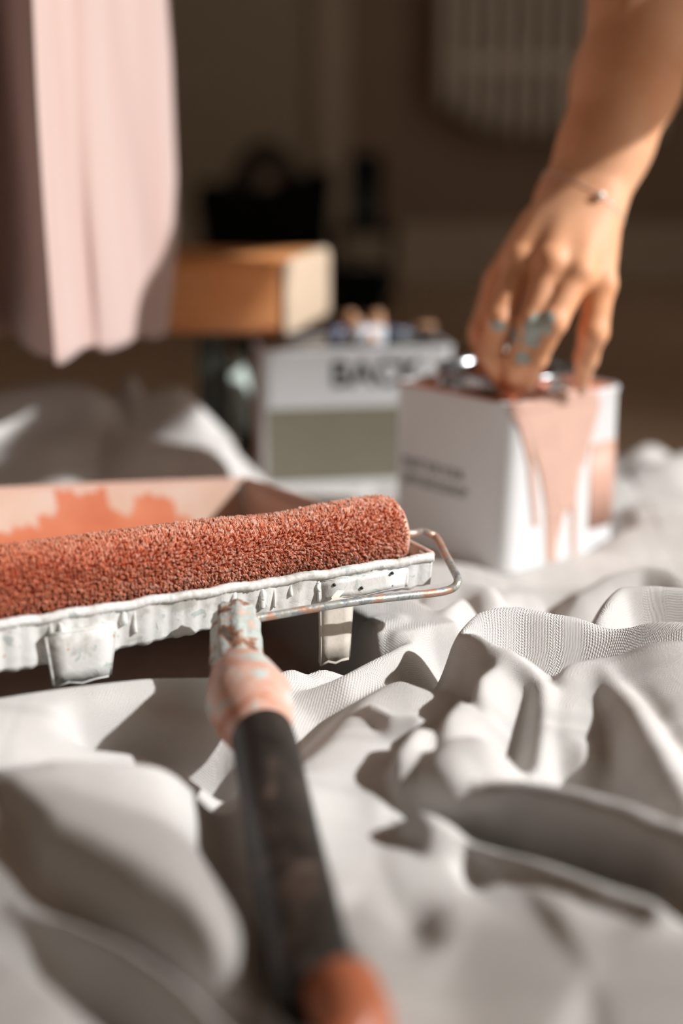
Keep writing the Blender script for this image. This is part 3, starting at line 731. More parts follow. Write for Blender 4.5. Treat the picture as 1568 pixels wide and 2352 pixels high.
# world position on the face incl. the rounded front corner
def face_pos(u, off):
    r = .02
    cc = Fc_+ur*r-nr*r
    ang = np.clip((r-u)/r, 0, 1)*math.radians(90)
    fx = np.where(u < r, cc[0]+(nr[0]*np.cos(ang)-ur[0]*np.sin(ang))*(r+off), Fc_[0]+ur[0]*u+nr[0]*off)
    fy = np.where(u < r, cc[1]+(nr[1]*np.cos(ang)-ur[1]*np.sin(ang))*(r+off), Fc_[1]+ur[1]*u+nr[1]*off)
    return fx, fy
fx, fy = face_pos(UU, 0)
PX, PY = proj(np.stack([fx, fy, ZZ], -1))
sd = np.full(PX.shape, 1e9)
for (a0, a1), (b0, b1), r0, r1 in caps:
    dx, dy = b0-a0, b1-a1; tt = np.clip(((PX-a0)*dx+(PY-a1)*dy)/(dx*dx+dy*dy), 0, 1)
    sd = np.minimum(sd, np.hypot(PX-a0-tt*dx, PY-a1-tt*dy)-(r0+(r1-r0)*tt))
sd = np.where((PY < 960) & (PX > 1170) & (PX < 1366), np.minimum(sd, -6), sd)
ins = np.clip(-sd, 0, 14)/14
th = .0004+.0022*np.sqrt(np.clip(ins*(2-ins), 0, 1))
fx, fy = face_pos(UU, th+.0012*(ZZ > TH_-.006))
keepm = sd < .5
idm = -np.ones(keepm.shape, int); idm[keepm] = np.arange(keepm.sum())
q = keepm[:-1, :-1] & keepm[1:, :-1] & keepm[:-1, 1:] & keepm[1:, 1:]
Vp = np.stack([fx[keepm], fy[keepm], ZZ[keepm]], 1); Fp = np.stack([idm[:-1, :-1][q], idm[:-1, 1:][q], idm[1:, 1:][q], idm[1:, :-1][q]], 1)
o = np_mesh('paint_spill', Vp, Fp, M_salmon, tin); md = o.modifiers.new('s', 'SOLIDIFY'); md.thickness = .001; md.offset = -1
# clotted paint on top at the front corner and along the left rim
def blob(name, pts, rad, mat, parent, jit=.06):
    V2, F2 = tube(pts, rad, 12, sub=5, jit=jit); return mesh(name, V2, F2, mat, parent)
zt = .004+TH_
def tp(u, w, z): p = Fc_+ur*u+(-nr)*w; return np.array([p[0], p[1], zt+z])
blob('paint_clot', [tp(.008, .014, .002), tp(.022, .016, .006), tp(.04, .018, .008), tp(.055, .016, .006)], [.007, .012, .013, .009], M_terra, tin)
blob('paint_clot', [tp(.05, .016, .004), tp(.062, .015, .009), tp(.070, .014, .011)], [.007, .007, .004], M_terra, tin)
blob('paint_clot', [tp(.06, .012, .000), tp(.066, .024, .006), tp(.068, .024, .012)], [.004, .004, .003], M_salmon, tin)
blob('paint_clot', [tp(.09, .010, .000), tp(.092, .020, .004), tp(.093, .022, .010)], [.005, .004, .003], M_salmon, tin)
blob('paint_clot', [tp(.002+.02, .004, -.001), tp(.06, .003, -.0005), tp(.11, .003, -.0005), tp(.125, .003, -.001)], [.004, .0045, .0045, .003], M_salmon, tin, .02)
def lp(s, w, z): p = Lc_+ul_*s-nl*w; return np.array([p[0], p[1], zt+z])
blob('paint_clot', [lp(.01, .001, 0), lp(.06, .001, 0), lp(.12, .0015, 0), lp(.162, .004, 0)], [.0016, .0022, .002, .002], M_terra, tin, .15)
blob('paint_clot', [lp(.055, .022, .004), lp(.057, .024, .012), lp(.06, .028, .016)], [.006, .006, .004], M_salmon, tin)
# press lid leaning half open on the collar, seen as the dark disc behind the fingers
lidM = Matrix.Translation((TC[0]+.018, TC[1]+.012, zt+.022)) @ Matrix.Rotation(math.radians(-9), 4, 'Y')
V2, F2 = lathe([(.0001, .0015), (.022, .0015), (.024, .004), (.030, .004), (.032, .0), (.034, -.003), (.030, -.004), (.0001, -.003)], 40, Matrix.Translation((TC[0]+.010, TC[1]+.02, zt+.026)))
lidp = mesh('spout_cap', V2, F2, M_mint, tin); lidp['label'] = 'pale cap standing in the open collar'
V2, F2 = lathe([(.010, -.020), (.010, -.003)], 16, Matrix.Translation((TC[0]+.010, TC[1]+.02, zt+.026))); mesh('cap_stem', V2, F2, M_mint, tin)

# second tin, behind, with big lettering
fl_, fr_ = at(600, 812, 1.745), at(1042, 800, 1.785)
u2 = (fr_-fl_)[:2]; w2_ = np.linalg.norm(u2); u2 /= w2_; n2 = np.array([u2[1], -u2[0]]); c2_ = (fl_+fr_)[:2]/2-n2*.062
yaw2 = math.atan2(u2[1], u2[0]); M2 = Matrix.Translation((c2_[0], c2_[1], .004)) @ Matrix.Rotation(yaw2, 4, 'Z')
tin2 = empty('paint_tin', (c2_[0], c2_[1], .004)); tag(tin2, 'wide white paint tin with large black lettering and olive label, behind the tray', 'paint tin')
H2 = .178
V2, F2 = tin_body(w2_/2, .062, .012, H2, M2); o = mesh('body', V2, F2, M_tin_grey, tin2); md = o.modifiers.new('e', 'EDGE_SPLIT'); md.split_angle = math.radians(50)
V2, F2 = loft([(w2_/2-.006, .056, .01, H2-.003), (w2_/2-.006, .056, .01, H2-.001)], M2); mesh('top_plate', V2, F2, M_chrome, tin2)
o2 = np.array(fl_[:2])
bm = bmesh.new(); box(bm, (.006, .014, -.0006), (w2_-.006, .108, .0006), faceM(o2, u2, n2, 0, .0, .0)); o = from_bm('label_panel', bm, M_panel_olive, tin2)
bm = bmesh.new(); box(bm, (-.0006, .01, -.11), (.0006, H2-.01, -.014), faceM(o2, u2, n2, 0, .004, .0)); o = from_bm('side_label', bm, M_panel_salmon, tin2)
text_obj('lettering', 'BACK', .046, faceM(o2, u2, n2, .086, .135, .0004), M_ink, tin2, .98, .0012)

# things on the second tin
def on2(s, w, z): p = o2+u2*s-n2*w; return np.array([p[0], p[1], .004+H2+z])
br = empty('paintbrush', on2(.13, .05, .0)); tag(br, 'small paintbrush with pale ferrule and orange splayed bristles, lying on the wide tin', 'paintbrush')
bm = bmesh.new(); Mb = Matrix.Translation(Vector(on2(.141, .028, .0125))) @ Matrix.Rotation(yaw2+.1, 4, 'Z'); box(bm, (-.019, -.010, -.0115), (.019, .012, .011), Mb, .004); from_bm('ferrule', bm, M_blue, br)
for sgn in (-1, 1):
    V2, F2 = tube([on2(.141+sgn*.008, .036, .012), on2(.141+sgn*.014, .055, .020), on2(.141+sgn*.019, .075, .033)], [.010, .012, .007], 10, sub=5, jit=.1); mesh('bristles', V2, F2, M_bristle, br)
V2, F2 = tube([on2(.141, .030, .012), on2(.141, .010, .011), on2(.142, .004, .011)], [.006, .005, .004], 10, sub=4); mesh('handle', V2, F2, M_wood, br)
rg = empty('paint_rag', on2(.10, .05, 0)); rg.name = 'sample_pot'; tag(rg, 'small slate blue sample pot on the wide tin, left of the paintbrush', 'pot')
def pot(root, s, w, r, h, mat, lidmat):
    p = on2(s, w, .0005); V2, F2 = lathe([(r*.92, 0), (r, .002), (r, h*.75), (r*.94, h*.78)], 24, Matrix.Translation(Vector(p))); mesh('jar', V2, F2, mat, root)
    V2, F2 = lathe([(r*1.02, h*.74), (r*1.04, h*.95), (r*.9, h), (.0001, h)], 24, Matrix.Translation(Vector(p))); mesh('lid', V2, F2, lidmat, root)
pot(rg, .100, .045, .012, .020, M_slate, M_slate)
rg2 = empty('sample_pot', on2(.19, .05, 0)); tag(rg2, 'dark squat sample pot on the wide tin, between brush and orange-lidded pot', 'pot'); pot(rg2, .180, .045, .016, .016, M_darkgreen, M_slate)
rg3 = empty('sample_pot', on2(.22, .05, 0)); tag(rg3, 'small pot with an orange-brown lid at the right end of the wide tin', 'pot'); pot(rg3, .217, .045, .012, .023, M_brown, M_bristle)

# pale mint jar behind the heap
jb = at(530, 900, 1.93); jar = empty('glass_jar', (jb[0], jb[1], .10)); tag(jar, 'small pale mint glazed jar shining beside the bench leg', 'jar')
jz = .062
V2, F2 = lathe([(.020, 0), (.026, .006), (.027, .03), (.026, .07), (.020, .085), (.021, .092), (.018, .094), (.0001, .092)], 28, Matrix.Translation((jb[0], jb[1], jz-.018))); mesh('bowl', V2, F2, M_mint, jar)
V2, F2 = lathe([(.022, .090), (.023, .096), (.021, .101), (.006, .104), (.006, .108), (.0001, .110)], 28, Matrix.Translation((jb[0], jb[1], jz-.018))); mesh('lid', V2, F2, M_mint, jar)
JARPOS = (jb[0], jb[1])

# ---------------------------------------------------------------- bench
fc = at(662, 600, 1.80); fb = at(662, 770, 1.80)
be_u = np.array([-.9995, .03]); be_v = np.array([.22, .976]); be_v /= np.linalg.norm(be_v)
bench = empty('wooden_bench', (fc[0]-.3, fc[1]+.1, 0)); tag(bench, 'thick orange wooden bench with rounded end coloured pale as if sunlit, partly behind the pink curtain', 'bench')
Mbench = Matrix(((be_u[0], be_v[0], 0, fc[0]), (be_u[1], be_v[1], 0, fc[1]), (0, 0, 1, 0), (0, 0, 0, 1)))
bm = bmesh.new(); box(bm, (0.004, 0, fb[2]), (.85, .215, fc[2]), Mbench, .012, 4); from_bm('seat_slab', bm, M_wood, bench, True)
bm = bmesh.new(); box(bm, (-.004, -.001, fb[2]-.001), (.012, .216, fc[2]+.001), Mbench, .0095, 4); from_bm('sunlit_end', bm, M_endlit, bench, True)  # end face coloured paler to look sunlit
for (a, b2, m_) in ((.105, .03, M_darkgreen), (.105, .18, M_darkgreen), (.78, .03, M_darkgreen), (.78, .18, M_darkgreen)):
    bm = bmesh.new(); box(bm, (a-.016, b2-.016, .005), (a+.016, b2+.016, fb[2]+.003), Mbench, .003); from_bm('leg', bm, m_, bench)

# ---------------------------------------------------------------- pink curtain
path = [(-420,1.52),(-330,1.70),(-300,1.72),(-210,1.50),(-190,1.50),(-60,1.66),(-10,1.70),(5,1.69),(25,1.64),(70,1.51),(92,1.475),(108,1.48),(150,1.525),(185,1.556),(215,1.568),(280,1.615),(310,1.637),(350,1.662),(385,1.692),(398,1.71),(404,1.735),(398,1.748),(385,1.755),(370,1.75)]
pw = []
for px, Y in path:
    p = at(px, 400, Y); pw.append(p[:2])
pw = np.array(pw)
fine = []
for i in range(len(pw)-1):
    p0, p1, p2, p3 = pw[max(i-1, 0)], pw[i], pw[i+1], pw[min(i+2, len(pw)-1)]
    for k in range(6):
        tt = k/6; fine.append(.5*((2*p1)+(-p0+p2)*tt+(2*p0-5*p1+4*p2-p3)*tt*tt+(-p0+3*p1-3*p2+p3)*tt**3))
fine = np.array(fine); nP = len(fine)
zl = np.concatenate([np.linspace(.212, .40, 30), np.linspace(.42, .9, 25), np.linspace(1.0, ZC, 12)])
V2 = []; F2 = []
for j, z in enumerate(zl):
    for i, p in enumerate(fine):
        w = i/nP; x, y = p
        x += .010*(.45-z)*(1 if z < .9 else 1)*1.0
        # lower right corner tucks back to the left
        tk = max(0, min(1, (.335-z)/.13)); fr = max(0, min(1, (w-.70)/.25)); x -= .030*tk*fr; 
        y += .004*math.sin(z*14+i*.3)
        V2.append((x, y, z+(.004*math.sin(i*.35) if j == 0 else 0)))
for j in range(len(zl)-1):
    for i in range(nP-1): F2.append((j*nP+i, j*nP+i+1, (j+1)*nP+i+1, (j+1)*nP+i))
cur = mesh('pink_curtain', V2, F2, M_curtain); md = cur.modifiers.new('s', 'SOLIDIFY'); md.thickness = .004
tag(cur, 'pale pink curtain hanging in sunlit pleats at the left, in front of the bench', 'curtain')

# ---------------------------------------------------------------- background
rad = empty('radiator', (1.0, YB-.06, .3)); tag(rad, 'grey column radiator hung on the dark back wall, behind the arm', 'radiator')
xs = []
for k in range(13):
    px = 1022+41*k; p = at(px, 200, YB-.13); xs.append(p[0])
    zb = at(px, [215, 240, 262, 272, 280][min(k, 4)], YB-.13)[2]
    V2, F2 = tube([(p[0], p[1], zb), (p[0], p[1], zb+.02), (p[0], p[1], 1.25), (p[0], p[1], 1.27)], [.008, .017, .017, .010], 12, sub=4); mesh('column', V2, F2, M_rad, rad)
for z in (.62, 1.2):
    V2, F2 = tube([(xs[0], YB-.13, z), (xs[-1], YB-.13, z)], .016, 10); mesh('header', V2, F2, M_rad, rad)
for x in (xs[2], xs[-3]):
    V2, F2 = tube([(x+.027, YB-.13, 1.1), (x+.027, YB, 1.1)], .008, 8); mesh('bracket', V2, F2, M_trim, rad)
bagb = at(610, 560, 3.55)
bag = empty('tote_bag', (bagb[0], bagb[1], 0)); tag(bag, 'black bag with a sagging opening standing on the floor before the back wall', 'bag')
x0, x1 = at(452, 500, 3.55)[0], at(758, 500, 3.55)[0]; ztl, ztr = at(460, 425, 3.55)[2], at(740, 385, 3.55)[2]
V2 = []; F2 = []; n = 32; lev = 14
for j in range(lev+1):
    f_ = j/lev
    for k in range(n):
        a = 2*math.pi*k/n; ca, sa = math.cos(a), math.sin(a)
        sx = math.copysign(abs(ca)**.45, ca); sy = math.copysign(abs(sa)**.6, sa)
        x = (x0+x1)/2+(x1-x0)/2*sx*(1+.03*math.sin(f_*9)); y = 3.62+.10*sy*(1-.25*f_)
        u_ = (sx+1)/2; top = ztl+(ztr-ztl)*u_-.035*math.sin(math.pi*u_)**2
        V2.append((x, y, .001+f_*(top-.001)))
for j in range(lev):
    for k in range(n): F2.append((j*n+k, j*n+(k+1) % n, (j+1)*n+(k+1) % n, (j+1)*n+k))
F2.append(tuple(range(n))[::-1]); o = mesh('body', V2, F2, M_black, bag); md = o.modifiers.new('s', 'SOLIDIFY'); md.thickness = .006
hz = at(590, 355, 3.6)[2]
V2, F2 = tube([(x0+.05, 3.63, .22), (x0+.11, 3.63, ztl+.01), ((x0+x1)/2-.01, 3.63, hz), (x1-.12, 3.63, ztr+.005), (x1-.06, 3.63, .22)], [.03, .035, .032, .03, .03], 12, sub=6); mesh('contents', V2, F2, M_brown, bag)
spb = at(840, 560, 3.9)
spk = empty('loudspeaker', (spb[0], 3.95, .2)); tag(spk, 'tall narrow black loudspeaker box right of the bag', 'loudspeaker')
sx0, sx1 = at(800, 400, 3.9)[0], at(880, 400, 3.9)[0]; sz0, sz1 = at(840, 520, 3.9)[2], at(840, 352, 3.9)[2]
bm = bmesh.new(); box(bm, (sx0, 3.9, sz0), (sx1, 4.02, sz1), None, .006); from_bm('cabinet', bm, M_blackbox, spk)
V2, F2 = lathe([(.001, .002), (.026, .004), (.032, .006), (.034, 0)], 24, frame(((sx0+sx1)/2, 3.899, sz0+.06), (0, -1, 0))); mesh('driver', V2, F2, M_darkgreen, spk)
V2, F2 = lathe([(.001, .002), (.012, .004), (.015, 0)], 20, frame(((sx0+sx1)/2, 3.899, sz0+.14), (0, -1, 0))); mesh('tweeter', V2, F2, M_darkgreen, spk)
sto = empty('low_stool', (spb[0], 3.9, 0)); tag(sto, 'low dark stool carrying the tall loudspeaker', 'stool')
bm = bmesh.new(); box(bm, (sx0-.04, 3.84, sz0-.022), (sx1+.04, 4.06, sz0), None, .004); from_bm('seat', bm, M_brown, sto)
for x in (sx0-.025, sx1+.025):
    for y in (3.86, 4.04):
        bm = bmesh.new(); box(bm, (x-.01, y-.01, 0), (x+.01, y+.01, sz0-.02)); from_bm('leg', bm, M_brown, sto)
tb = empty('toolbox', (spb[0], 3.55, 0)); tag(tb, 'small black toolbox on the floor in front of the low stool', 'toolbox')
tx0, tx1 = at(765, 650, 3.5)[0], at(890, 650, 3.5)[0]; tz = at(800, 625, 3.5)[2]
bm = bmesh.new(); box(bm, (tx0, 3.5, .001), (tx1, 3.66, tz*.7), None, .006); from_bm('case', bm, M_blackbox, tb)
bm = bmesh.new(); box(bm, (tx0-.003, 3.497, tz*.7), (tx1+.003, 3.663, tz), None, .008); from_bm('lid', bm, M_blackbox, tb)
V2, F2 = tube([(tx0+.03, 3.58, tz-.002), (tx0+.035, 3.58, tz+.02), (tx1-.035, 3.58, tz+.02), (tx1-.03, 3.58, tz-.002)], .005, 8, sub=4); mesh('handle', V2, F2, M_blackbox, tb)

# ---------------------------------------------------------------- person: SDF body
def cone_sd(P, a, b, ra, rb):
    ab = b-a; L2 = float(ab@ab)+1e-12; pa = P-a; t = np.clip(pa@ab/L2, 0, 1)
    return np.linalg.norm(pa-t[..., None]*ab, axis=-1)-(ra+(rb-ra)*t)
def smin(a, b, k):
    h = np.clip(.5+.5*(b-a)/k, 0, 1); return b*(1-h)+a*h-k*h*(1-h)
def surface_nets(fn, lo, hi, h):
    lo = np.array(lo); n = np.ceil((np.array(hi)-lo)/h).astype(int)+1
    g = [lo[i]+h*np.arange(n[i]) for i in range(3)]
    D = np.empty(n, np.float32)
    for i in range(n[0]):
        P = np.stack(np.meshgrid([g[0][i]], g[1], g[2], indexing='ij'), -1)[0]; D[i] = fn(P)
    S = D < 0
    nx, ny, nz_ = n
    acc = np.zeros((nx-1, ny-1, nz_-1, 3)); cnt = np.zeros((nx-1, ny-1, nz_-1))
    offs = [(i, j, k) for i in (0, 1) for j in (0, 1) for k in (0, 1)]
    for a in offs:
        for ax_ in range(3):
            if a[ax_]: continue
            b = list(a); b[ax_] = 1
            sl = lambda o: tuple(slice(o[d], n[d]-1+o[d]) for d in range(3))
            da, db = D[sl(a)], D[sl(b)]; m = (da < 0) != (db < 0)
            t = np.where(m, da/(da-db+1e-12*(~m)), 0) if True else 0
            for d in range(3): acc[..., d] += np.where(m, a[d]+(t if d == ax_ else 0), 0)
            cnt += m
    act = cnt > 0; ids = -np.ones(act.shape, int); ids[act] = np.arange(act.sum())
    ii = np.argwhere(act); V = lo+h*(ii+acc[act]/cnt[act][:, None])
    Fs = []
    for ax_ in range(3):
        b1, b2 = (ax_+1) % 3, (ax_+2) % 3
        s0 = [slice(1, n[d]-1) for d in range(3)]; s0[ax_] = slice(0, n[ax_]-1); s1_ = list(s0); s1_[ax_] = slice(1, n[ax_])
        A_, B_ = S[tuple(s0)], S[tuple(s1_)]; e = np.argwhere(A_ != B_)
        if not len(e): continue
        flip = A_[tuple(e.T)]
        base = e.copy(); base[:, b1] += 1; base[:, b2] += 1
        def cid(o1, o2):
            c = base.copy(); c[:, b1] -= o1; c[:, b2] -= o2; return ids[tuple(c.T)]
        q = np.stack([cid(1, 1), cid(0, 1), cid(0, 0), cid(1, 0)], 1)
        q[~flip] = q[~flip][:, ::-1]; Fs.append(q)
    return V, np.concatenate(Fs)
def relax(V, Fq, it=2, lam=.5):
    for _ in range(it):
        s = np.zeros_like(V); c = np.zeros(len(V))
        for a, b in ((0, 1), (1, 2), (2, 3), (3, 0)):
            np.add.at(s, Fq[:, a], V[Fq[:, b]]); np.add.at(c, Fq[:, a], 1); np.add.at(s, Fq[:, b], V[Fq[:, a]]); np.add.at(c, Fq[:, b], 1)
        V = V+lam*(s/c[:, None]-V)
    return V
ELB = at(1580, -230, 1.60)
bones = []   # (a,b,ra,rb,k)
def bn(p, q, ra, rb, k=.012): bones.append((np.array(p), np.array(q), ra, rb, k))
w_l, w_r = at(1300, 455, 1.455), at(1372, 462, 1.445)
fa1 = at(1395, 330, 1.475); fa2 = at(1438, 190, 1.50); fa3 = at(1492, 10, 1.54)
bn(ELB, fa3, .052, .058, .02); bn(fa3, fa2, .058, .052, .02); bn(fa2, fa1+np.array([-.004, 0, 0]), .051, .043, .02)
bn(fa1+np.array([-.010, 0, 0]), w_l, .034, .029, .02); bn(fa1+np.array([.008, 0, 0]), w_r, .036, .0275, .02)
MCP = {'i': at(1196, 600, 1.405), 'm': at(1264, 604, 1.386), 'r': at(1326, 628, 1.383), 'p': at(1376, 655, 1.396)}
bn(w_l, MCP['i'], .028, .0165, .011); bn(w_l*.6+w_r*.4, MCP['m'], .028, .0170, .011); bn(w_l*.25+w_r*.75, MCP['r'], .028, .0165, .011); bn(w_r, MCP['p'], .026, .0155, .011)
bn(w_l*.5+w_r*.5+np.array([0, .02, -.03]), (MCP['m']+MCP['p'])/2+np.array([0, .020, .022]), .026, .016, .016)
fingers = {
 'i': [MCP['i'], at(1146, 732, 1.380), at(1130, 815, 1.398), at(1152, 878, 1.430)],
 'm': [MCP['m'], at(1220, 740, 1.368), at(1186, 828, 1.384), at(1184, 886, 1.418)],
 'r': [MCP['r'], at(1270, 738, 1.360), at(1230, 822, 1.378), at(1212, 878, 1.412)],
 'p': [MCP['p'], at(1362, 762, 1.383), at(1346, 822, 1.398), at(1334, 884, 1.428)],
}
rads = {'i': (.0155, .0135, .0112, .0092), 'm': (.0155, .0135, .0115, .0096), 'r': (.0155, .0135, .0115, .0096), 'p': (.0160, .0145, .0115, .0082)}
thumb = [at(1245, 520, 1.50), at(1155, 650, 1.500), at(1112, 765, 1.475), at(1128, 868, 1.462)]
tr_ = (.024, .020, .0160, .0118)
nails = []
for kf, pts in fingers.items():
    r = rads[kf]
    for i in range(3): bn(pts[i], pts[i+1], r[i]*.96, r[i+1]*.98, .0035 if i else .008)
    nails.append((pts[2], pts[3], r[3]))
for i in range(3): bn(thumb[i], thumb[i+1], tr_[i], tr_[i+1], .014 if i == 0 else .005)
knucks = [(MCP['i']+np.array([0, -.003, .002]), .0150), (MCP['m']+np.array([0, -.0035, .002]), .0155), (MCP['r']+np.array([.002, -.003, .002]), .0150), (MCP['p']+np.array([.003, -.002, .002]), .0140)]
for kf, pts in fingers.items():
    knucks.append((pts[1]+np.array([0, -.0008, .0]), rads[kf][1]*.95)); knucks.append((pts[2], rads[kf][2]*.95))
def hand_sd(P):
    palm = None
    order = bones
    d = None
    core = order[:10]; rest = order[10:]
    for a, b, ra, rb, k in core:
        q = cone_sd(P, a, b, ra, rb); d = q if d is None else smin(d, q, k)
    # each finger is its own chain, blended into the palm only near its root
    for f0 in range(0, len(rest), 3):
        c = None
        for a, b, ra, rb, k in rest[f0:f0+3]:
            q = cone_sd(P, a, b, ra, rb); c = q if c is None else smin(c, q, .005)
        root = rest[f0][0]; dist = np.linalg.norm(P-root, axis=-1)
        kk = np.where(dist < .030, .007, .0012)
        h = np.clip(.5+.5*(c-d)/kk, 0, 1); d = c*(1-h)+d*h-kk*h*(1-h)
    for c, r in knucks:
        q = np.linalg.norm(P-c, axis=-1)-r; d = smin(d, q, .004)
    return d
allp = np.array([p for b in bones for p in (b[0], b[1])]); lo = allp.min(0)-.07; hi = allp.max(0)+.07
lo[2] = max(lo[2], .165)
Vh, Fh = surface_nets(hand_sd, lo, hi, .0026)
Vh = relax(Vh, Fh, 2, .4)
person = empty('person', (1.1, 2.1, 0)); tag(person, 'person bending down with a bare paint-stained hand gripping the open tin', 'person')
body = np_mesh('body', Vh, Fh, M_skin, person)
Vp = Vh; mint = np.zeros(len(Vp)); red = np.zeros(len(Vp))
for c, r in ((at(1240, 748, 1.352), .022), (at(1225, 775, 1.36), .018), (at(1145, 745, 1.37), .012), (at(1185, 775, 1.37), .016), (at(1200, 820, 1.37), .012)):
    mint = np.maximum(mint, 1-np.linalg.norm(Vp-c, axis=1)/r)
for c, r in ((fingers['i'][3], .022), (fingers['m'][3], .022), (fingers['r'][3], .018), (thumb[3], .030), (thumb[2], .02), (at(1318, 760, 1.40), .030), (at(1200, 660, 1.41), .02)):  # red fingertip paint; patches between fingers put shade into the colour
    red = np.maximum(red, np.clip(1.2-np.linalg.norm(Vp-c, axis=1)/r, 0, 1))
for nm, arr in (('paint', np.clip(mint*1.5, 0, 1)), ('red', red)):
    a_ = body.data.attributes.new(nm, 'FLOAT', 'POINT'); a_.data.foreach_set('value', arr.astype(np.float32))
# nails
M_nail = simple('nail', (.72, .42, .33, 1), .25)
for a, b, r in nails+[(thumb[2], thumb[3], tr_[3])]:
    d = Vector(b-a).normalized(); fwd = Vector((0.15, -1, .1)); fwd = (fwd-d*fwd.dot(d)).normalized()
    M = frame(b, fwd, d)
    V2 = []; F2 = []
    for i in range(7):
        for j in range(7):
            x = (i/6-.45)*r*1.7; ang = (j/6-.5)*1.7; w = r*(1.02 if 0 < i < 6 else .96); V2.append(M @ Vector((x, w*math.sin(ang), w*math.cos(ang)+.0002)))
    for i in range(6):
        for j in range(6): F2.append((i*7+j, i*7+j+1, (i+1)*7+j+1, (i+1)*7+j))
    o = mesh('fingernail', V2, F2, M_nail, person)
# bracelet
wc = (w_l+w_r)/2; ad = np.array(fa1-wc); ad /= np.linalg.norm(ad)
wcc = wc+ad*.000; e1 = (w_r-w_l); e1 /= np.linalg.norm(e1); e1 -= ad*(e1@ad); e1 /= np.linalg.norm(e1); e2 = np.cross(ad, e1)
ringp = []
for k in range(49):
    a = 2*math.pi*k/48; dirv = e1*math.cos(a)+e2*math.sin(a)-ad*.18*math.cos(a)
    lo_, hi_ = .0, .09
    for _ in range(16):
        md_ = (lo_+hi_)/2
        if hand_sd((wcc+dirv*md_)[None])[0] < 0: lo_ = md_
        else: hi_ = md_
    ringp.append(wcc+dirv*(lo_+.0008))
V2, F2 = tube(ringp, .00045, 6, sub=2); brac = mesh('bracelet', V2, F2, M_silver, person)
i_b = min(range(48), key=lambda k: abs(proj(ringp[k])[0]-1380)+(0 if ringp[k][1] < wc[1] else 1000))
bp = ringp[i_b]; V2, F2 = lathe([(.0001, .0042), (.003, .003), (.0042, 0), (.003, -.003), (.0001, -.0042)], 14, Matrix.Translation(Vector(bp+np.array([0, -.003, 0])))); o = mesh('bracelet_charm', V2, F2, M_silver, brac)
# unseen rest of the bending figure; second arm added to shade the forearm
SH = np.array([.60, 1.69, 1.03]); SN = np.array([.88, 1.53, 1.06]); HEAD = np.array([.66, 1.60, 1.20])
HIPS = np.array([1.02, 2.12, 1.02])
def up_sd(P):
    d = cone_sd(P, SH, ELB, .072, .060)
    d = smin(d, cone_sd(P, SH, SN, .080, .080), .05)
    d = smin(d, cone_sd(P, (SH+SN)/2+np.array([.04, .08, 0]), HIPS, .13, .15), .08)
    d = smin(d, cone_sd(P, SN, np.array([.85, 1.47, .884]), .070, .066), .03)  # unseen second arm, posed to keep sun off the forearm
    d = smin(d, cone_sd(P, np.array([.85, 1.47, .884]), np.array([.66, 1.335, .744]), .066, .054), .02)
    return d
Vs, Fs_ = surface_nets(up_sd, (.35, 1.2, .5), (1.35, 2.4, 1.35), .014); Vs = relax(Vs, Fs_, 2)
np_mesh('shirt', Vs, Fs_, M_shirt, person)
def added_hand(P):
    w = np.array([.665, 1.34, .745]); d = cone_sd(P, w, w+np.array([-.07, -.045, -.03]), .034, .030)
    for k in range(4):
        o = np.array([-.065, -.045, -.03])+np.array([.012, -.022, .010])*(k-1.5); d = smin(d, cone_sd(P, w+o, w+o*1.2+np.array([-.06, -.03, -.045]), .013, .010), .006)
    return smin(d, cone_sd(P, w+np.array([-.02, -.03, -.02]), w+np.array([-.07, -.02, -.09]), .016, .011), .01)
Vs, Fs_ = surface_nets(added_hand, (.45, 1.15, .55), (.74, 1.42, .82), .004); o = np_mesh('added_hand', relax(Vs, Fs_, 2), Fs_, M_skin, person)
for nm in ('paint', 'red'): o.data.attributes.new(nm, 'FLOAT', 'POINT')
def leg_sd(P):
    d = None
    for k, (x, y) in enumerate(((1.02, 2.02), (1.20, 2.20))):
        for a, b, ra, rb in ((HIPS+np.array([k*.06, k*.08, -.02]), np.array([x-.03, y, .58]), .13, .085), (np.array([x-.03, y, .58]), np.array([x, y, .10]), .085, .06), (np.array([x, y, .06]), np.array([x-.18, y-.08, .04]), .05, .045)):
            q = cone_sd(P, a, b, ra, rb); d = q if d is None else smin(d, q, .04)
    return d
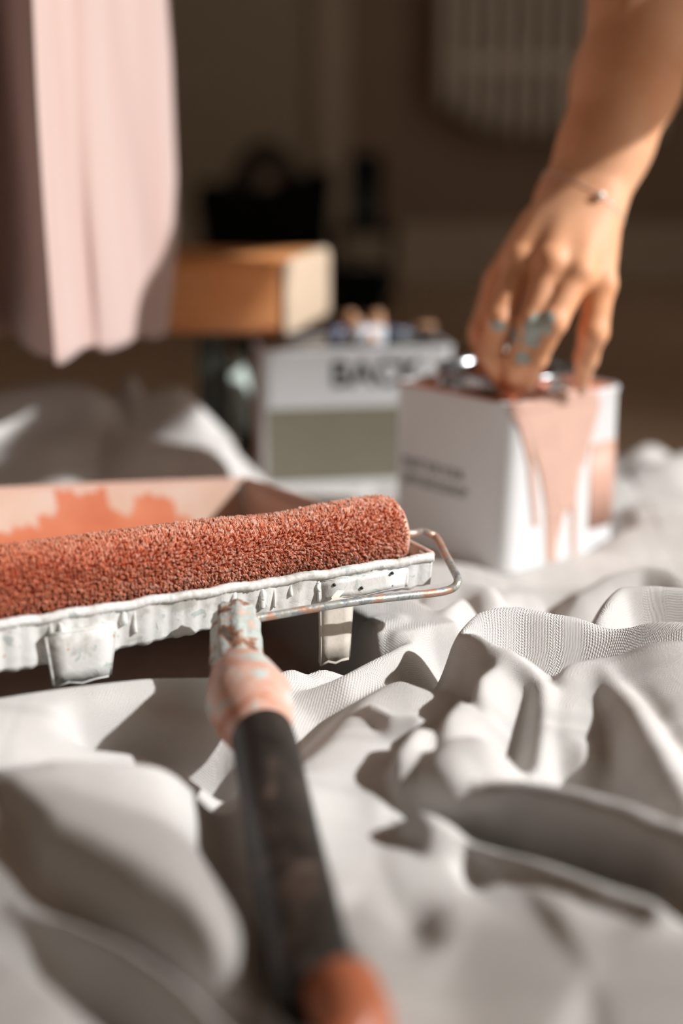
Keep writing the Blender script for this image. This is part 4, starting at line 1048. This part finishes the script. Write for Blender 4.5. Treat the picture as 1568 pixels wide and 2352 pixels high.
Vs, Fs_ = surface_nets(leg_sd, (.7, 1.8, -.02), (1.4, 2.5, 1.25), .016); np_mesh('trousers', relax(Vs, Fs_, 2), Fs_, M_jeans, person)
def head_sd(P):
    d = np.linalg.norm((P-HEAD)/np.array([.095, .105, .12]), axis=-1)*.1-.1
    d = smin(d, np.linalg.norm((P-HEAD-np.array([-.03, -.04, -.06]))/np.array([.065, .07, .075]), axis=-1)*.07-.07, .04)
    d = smin(d, np.linalg.norm(P-HEAD-np.array([-.095, -.035, -.025]), axis=-1)-.016, .02)
    d = smin(d, cone_sd(P, HEAD+np.array([.04, .02, -.06]), np.array([.76, 1.64, 1.06]), .055, .06), .03); return d
Vs, Fs_ = surface_nets(head_sd, (.48, 1.42, .92), (.90, 1.80, 1.38), .010); o = np_mesh('head', relax(Vs, Fs_, 2), Fs_, M_skin, person)
for nm in ('paint', 'red'): o.data.attributes.new(nm, 'FLOAT', 'POINT')
def hair_sd(P):
    d = np.linalg.norm((P-HEAD-np.array([.02, .015, .02]))/np.array([.105, .118, .125]), axis=-1)*.11-.11
    d = np.maximum(d, -(np.linalg.norm((P-HEAD-np.array([-.09, -.08, -.05]))/np.array([.09, .09, .11]), axis=-1)*.1-.1)); return d
Vs, Fs_ = surface_nets(hair_sd, (.50, 1.44, 1.02), (.84, 1.78, 1.38), .010); np_mesh('hair', relax(Vs, Fs_, 2), Fs_, M_hair, person)

# ---------------------------------------------------------------- finish: bases and metre scale
bpy.context.view_layer.update()
done = set()
S = Matrix.Scale(WS, 4)
# settle jar etc. is authored; bring every mesh to metres
def root_of(o):
    while o.parent: o = o.parent
    return o
for o in list(scene.objects):
    if o.type != 'MESH': continue
    r = root_of(o); b = Vector(r['_base']) if '_base' in r.keys() else Vector((0, 0, 0))
    if o.data.name not in done:
        done.add(o.data.name); o.data.transform(S @ Matrix.Translation(-b))
        for md in o.modifiers:
            if md.type == 'SOLIDIFY': md.thickness *= WS
for o in list(scene.objects):
    if '_base' in o.keys():
        o.location = Vector(o['_base'])*WS; del o['_base']
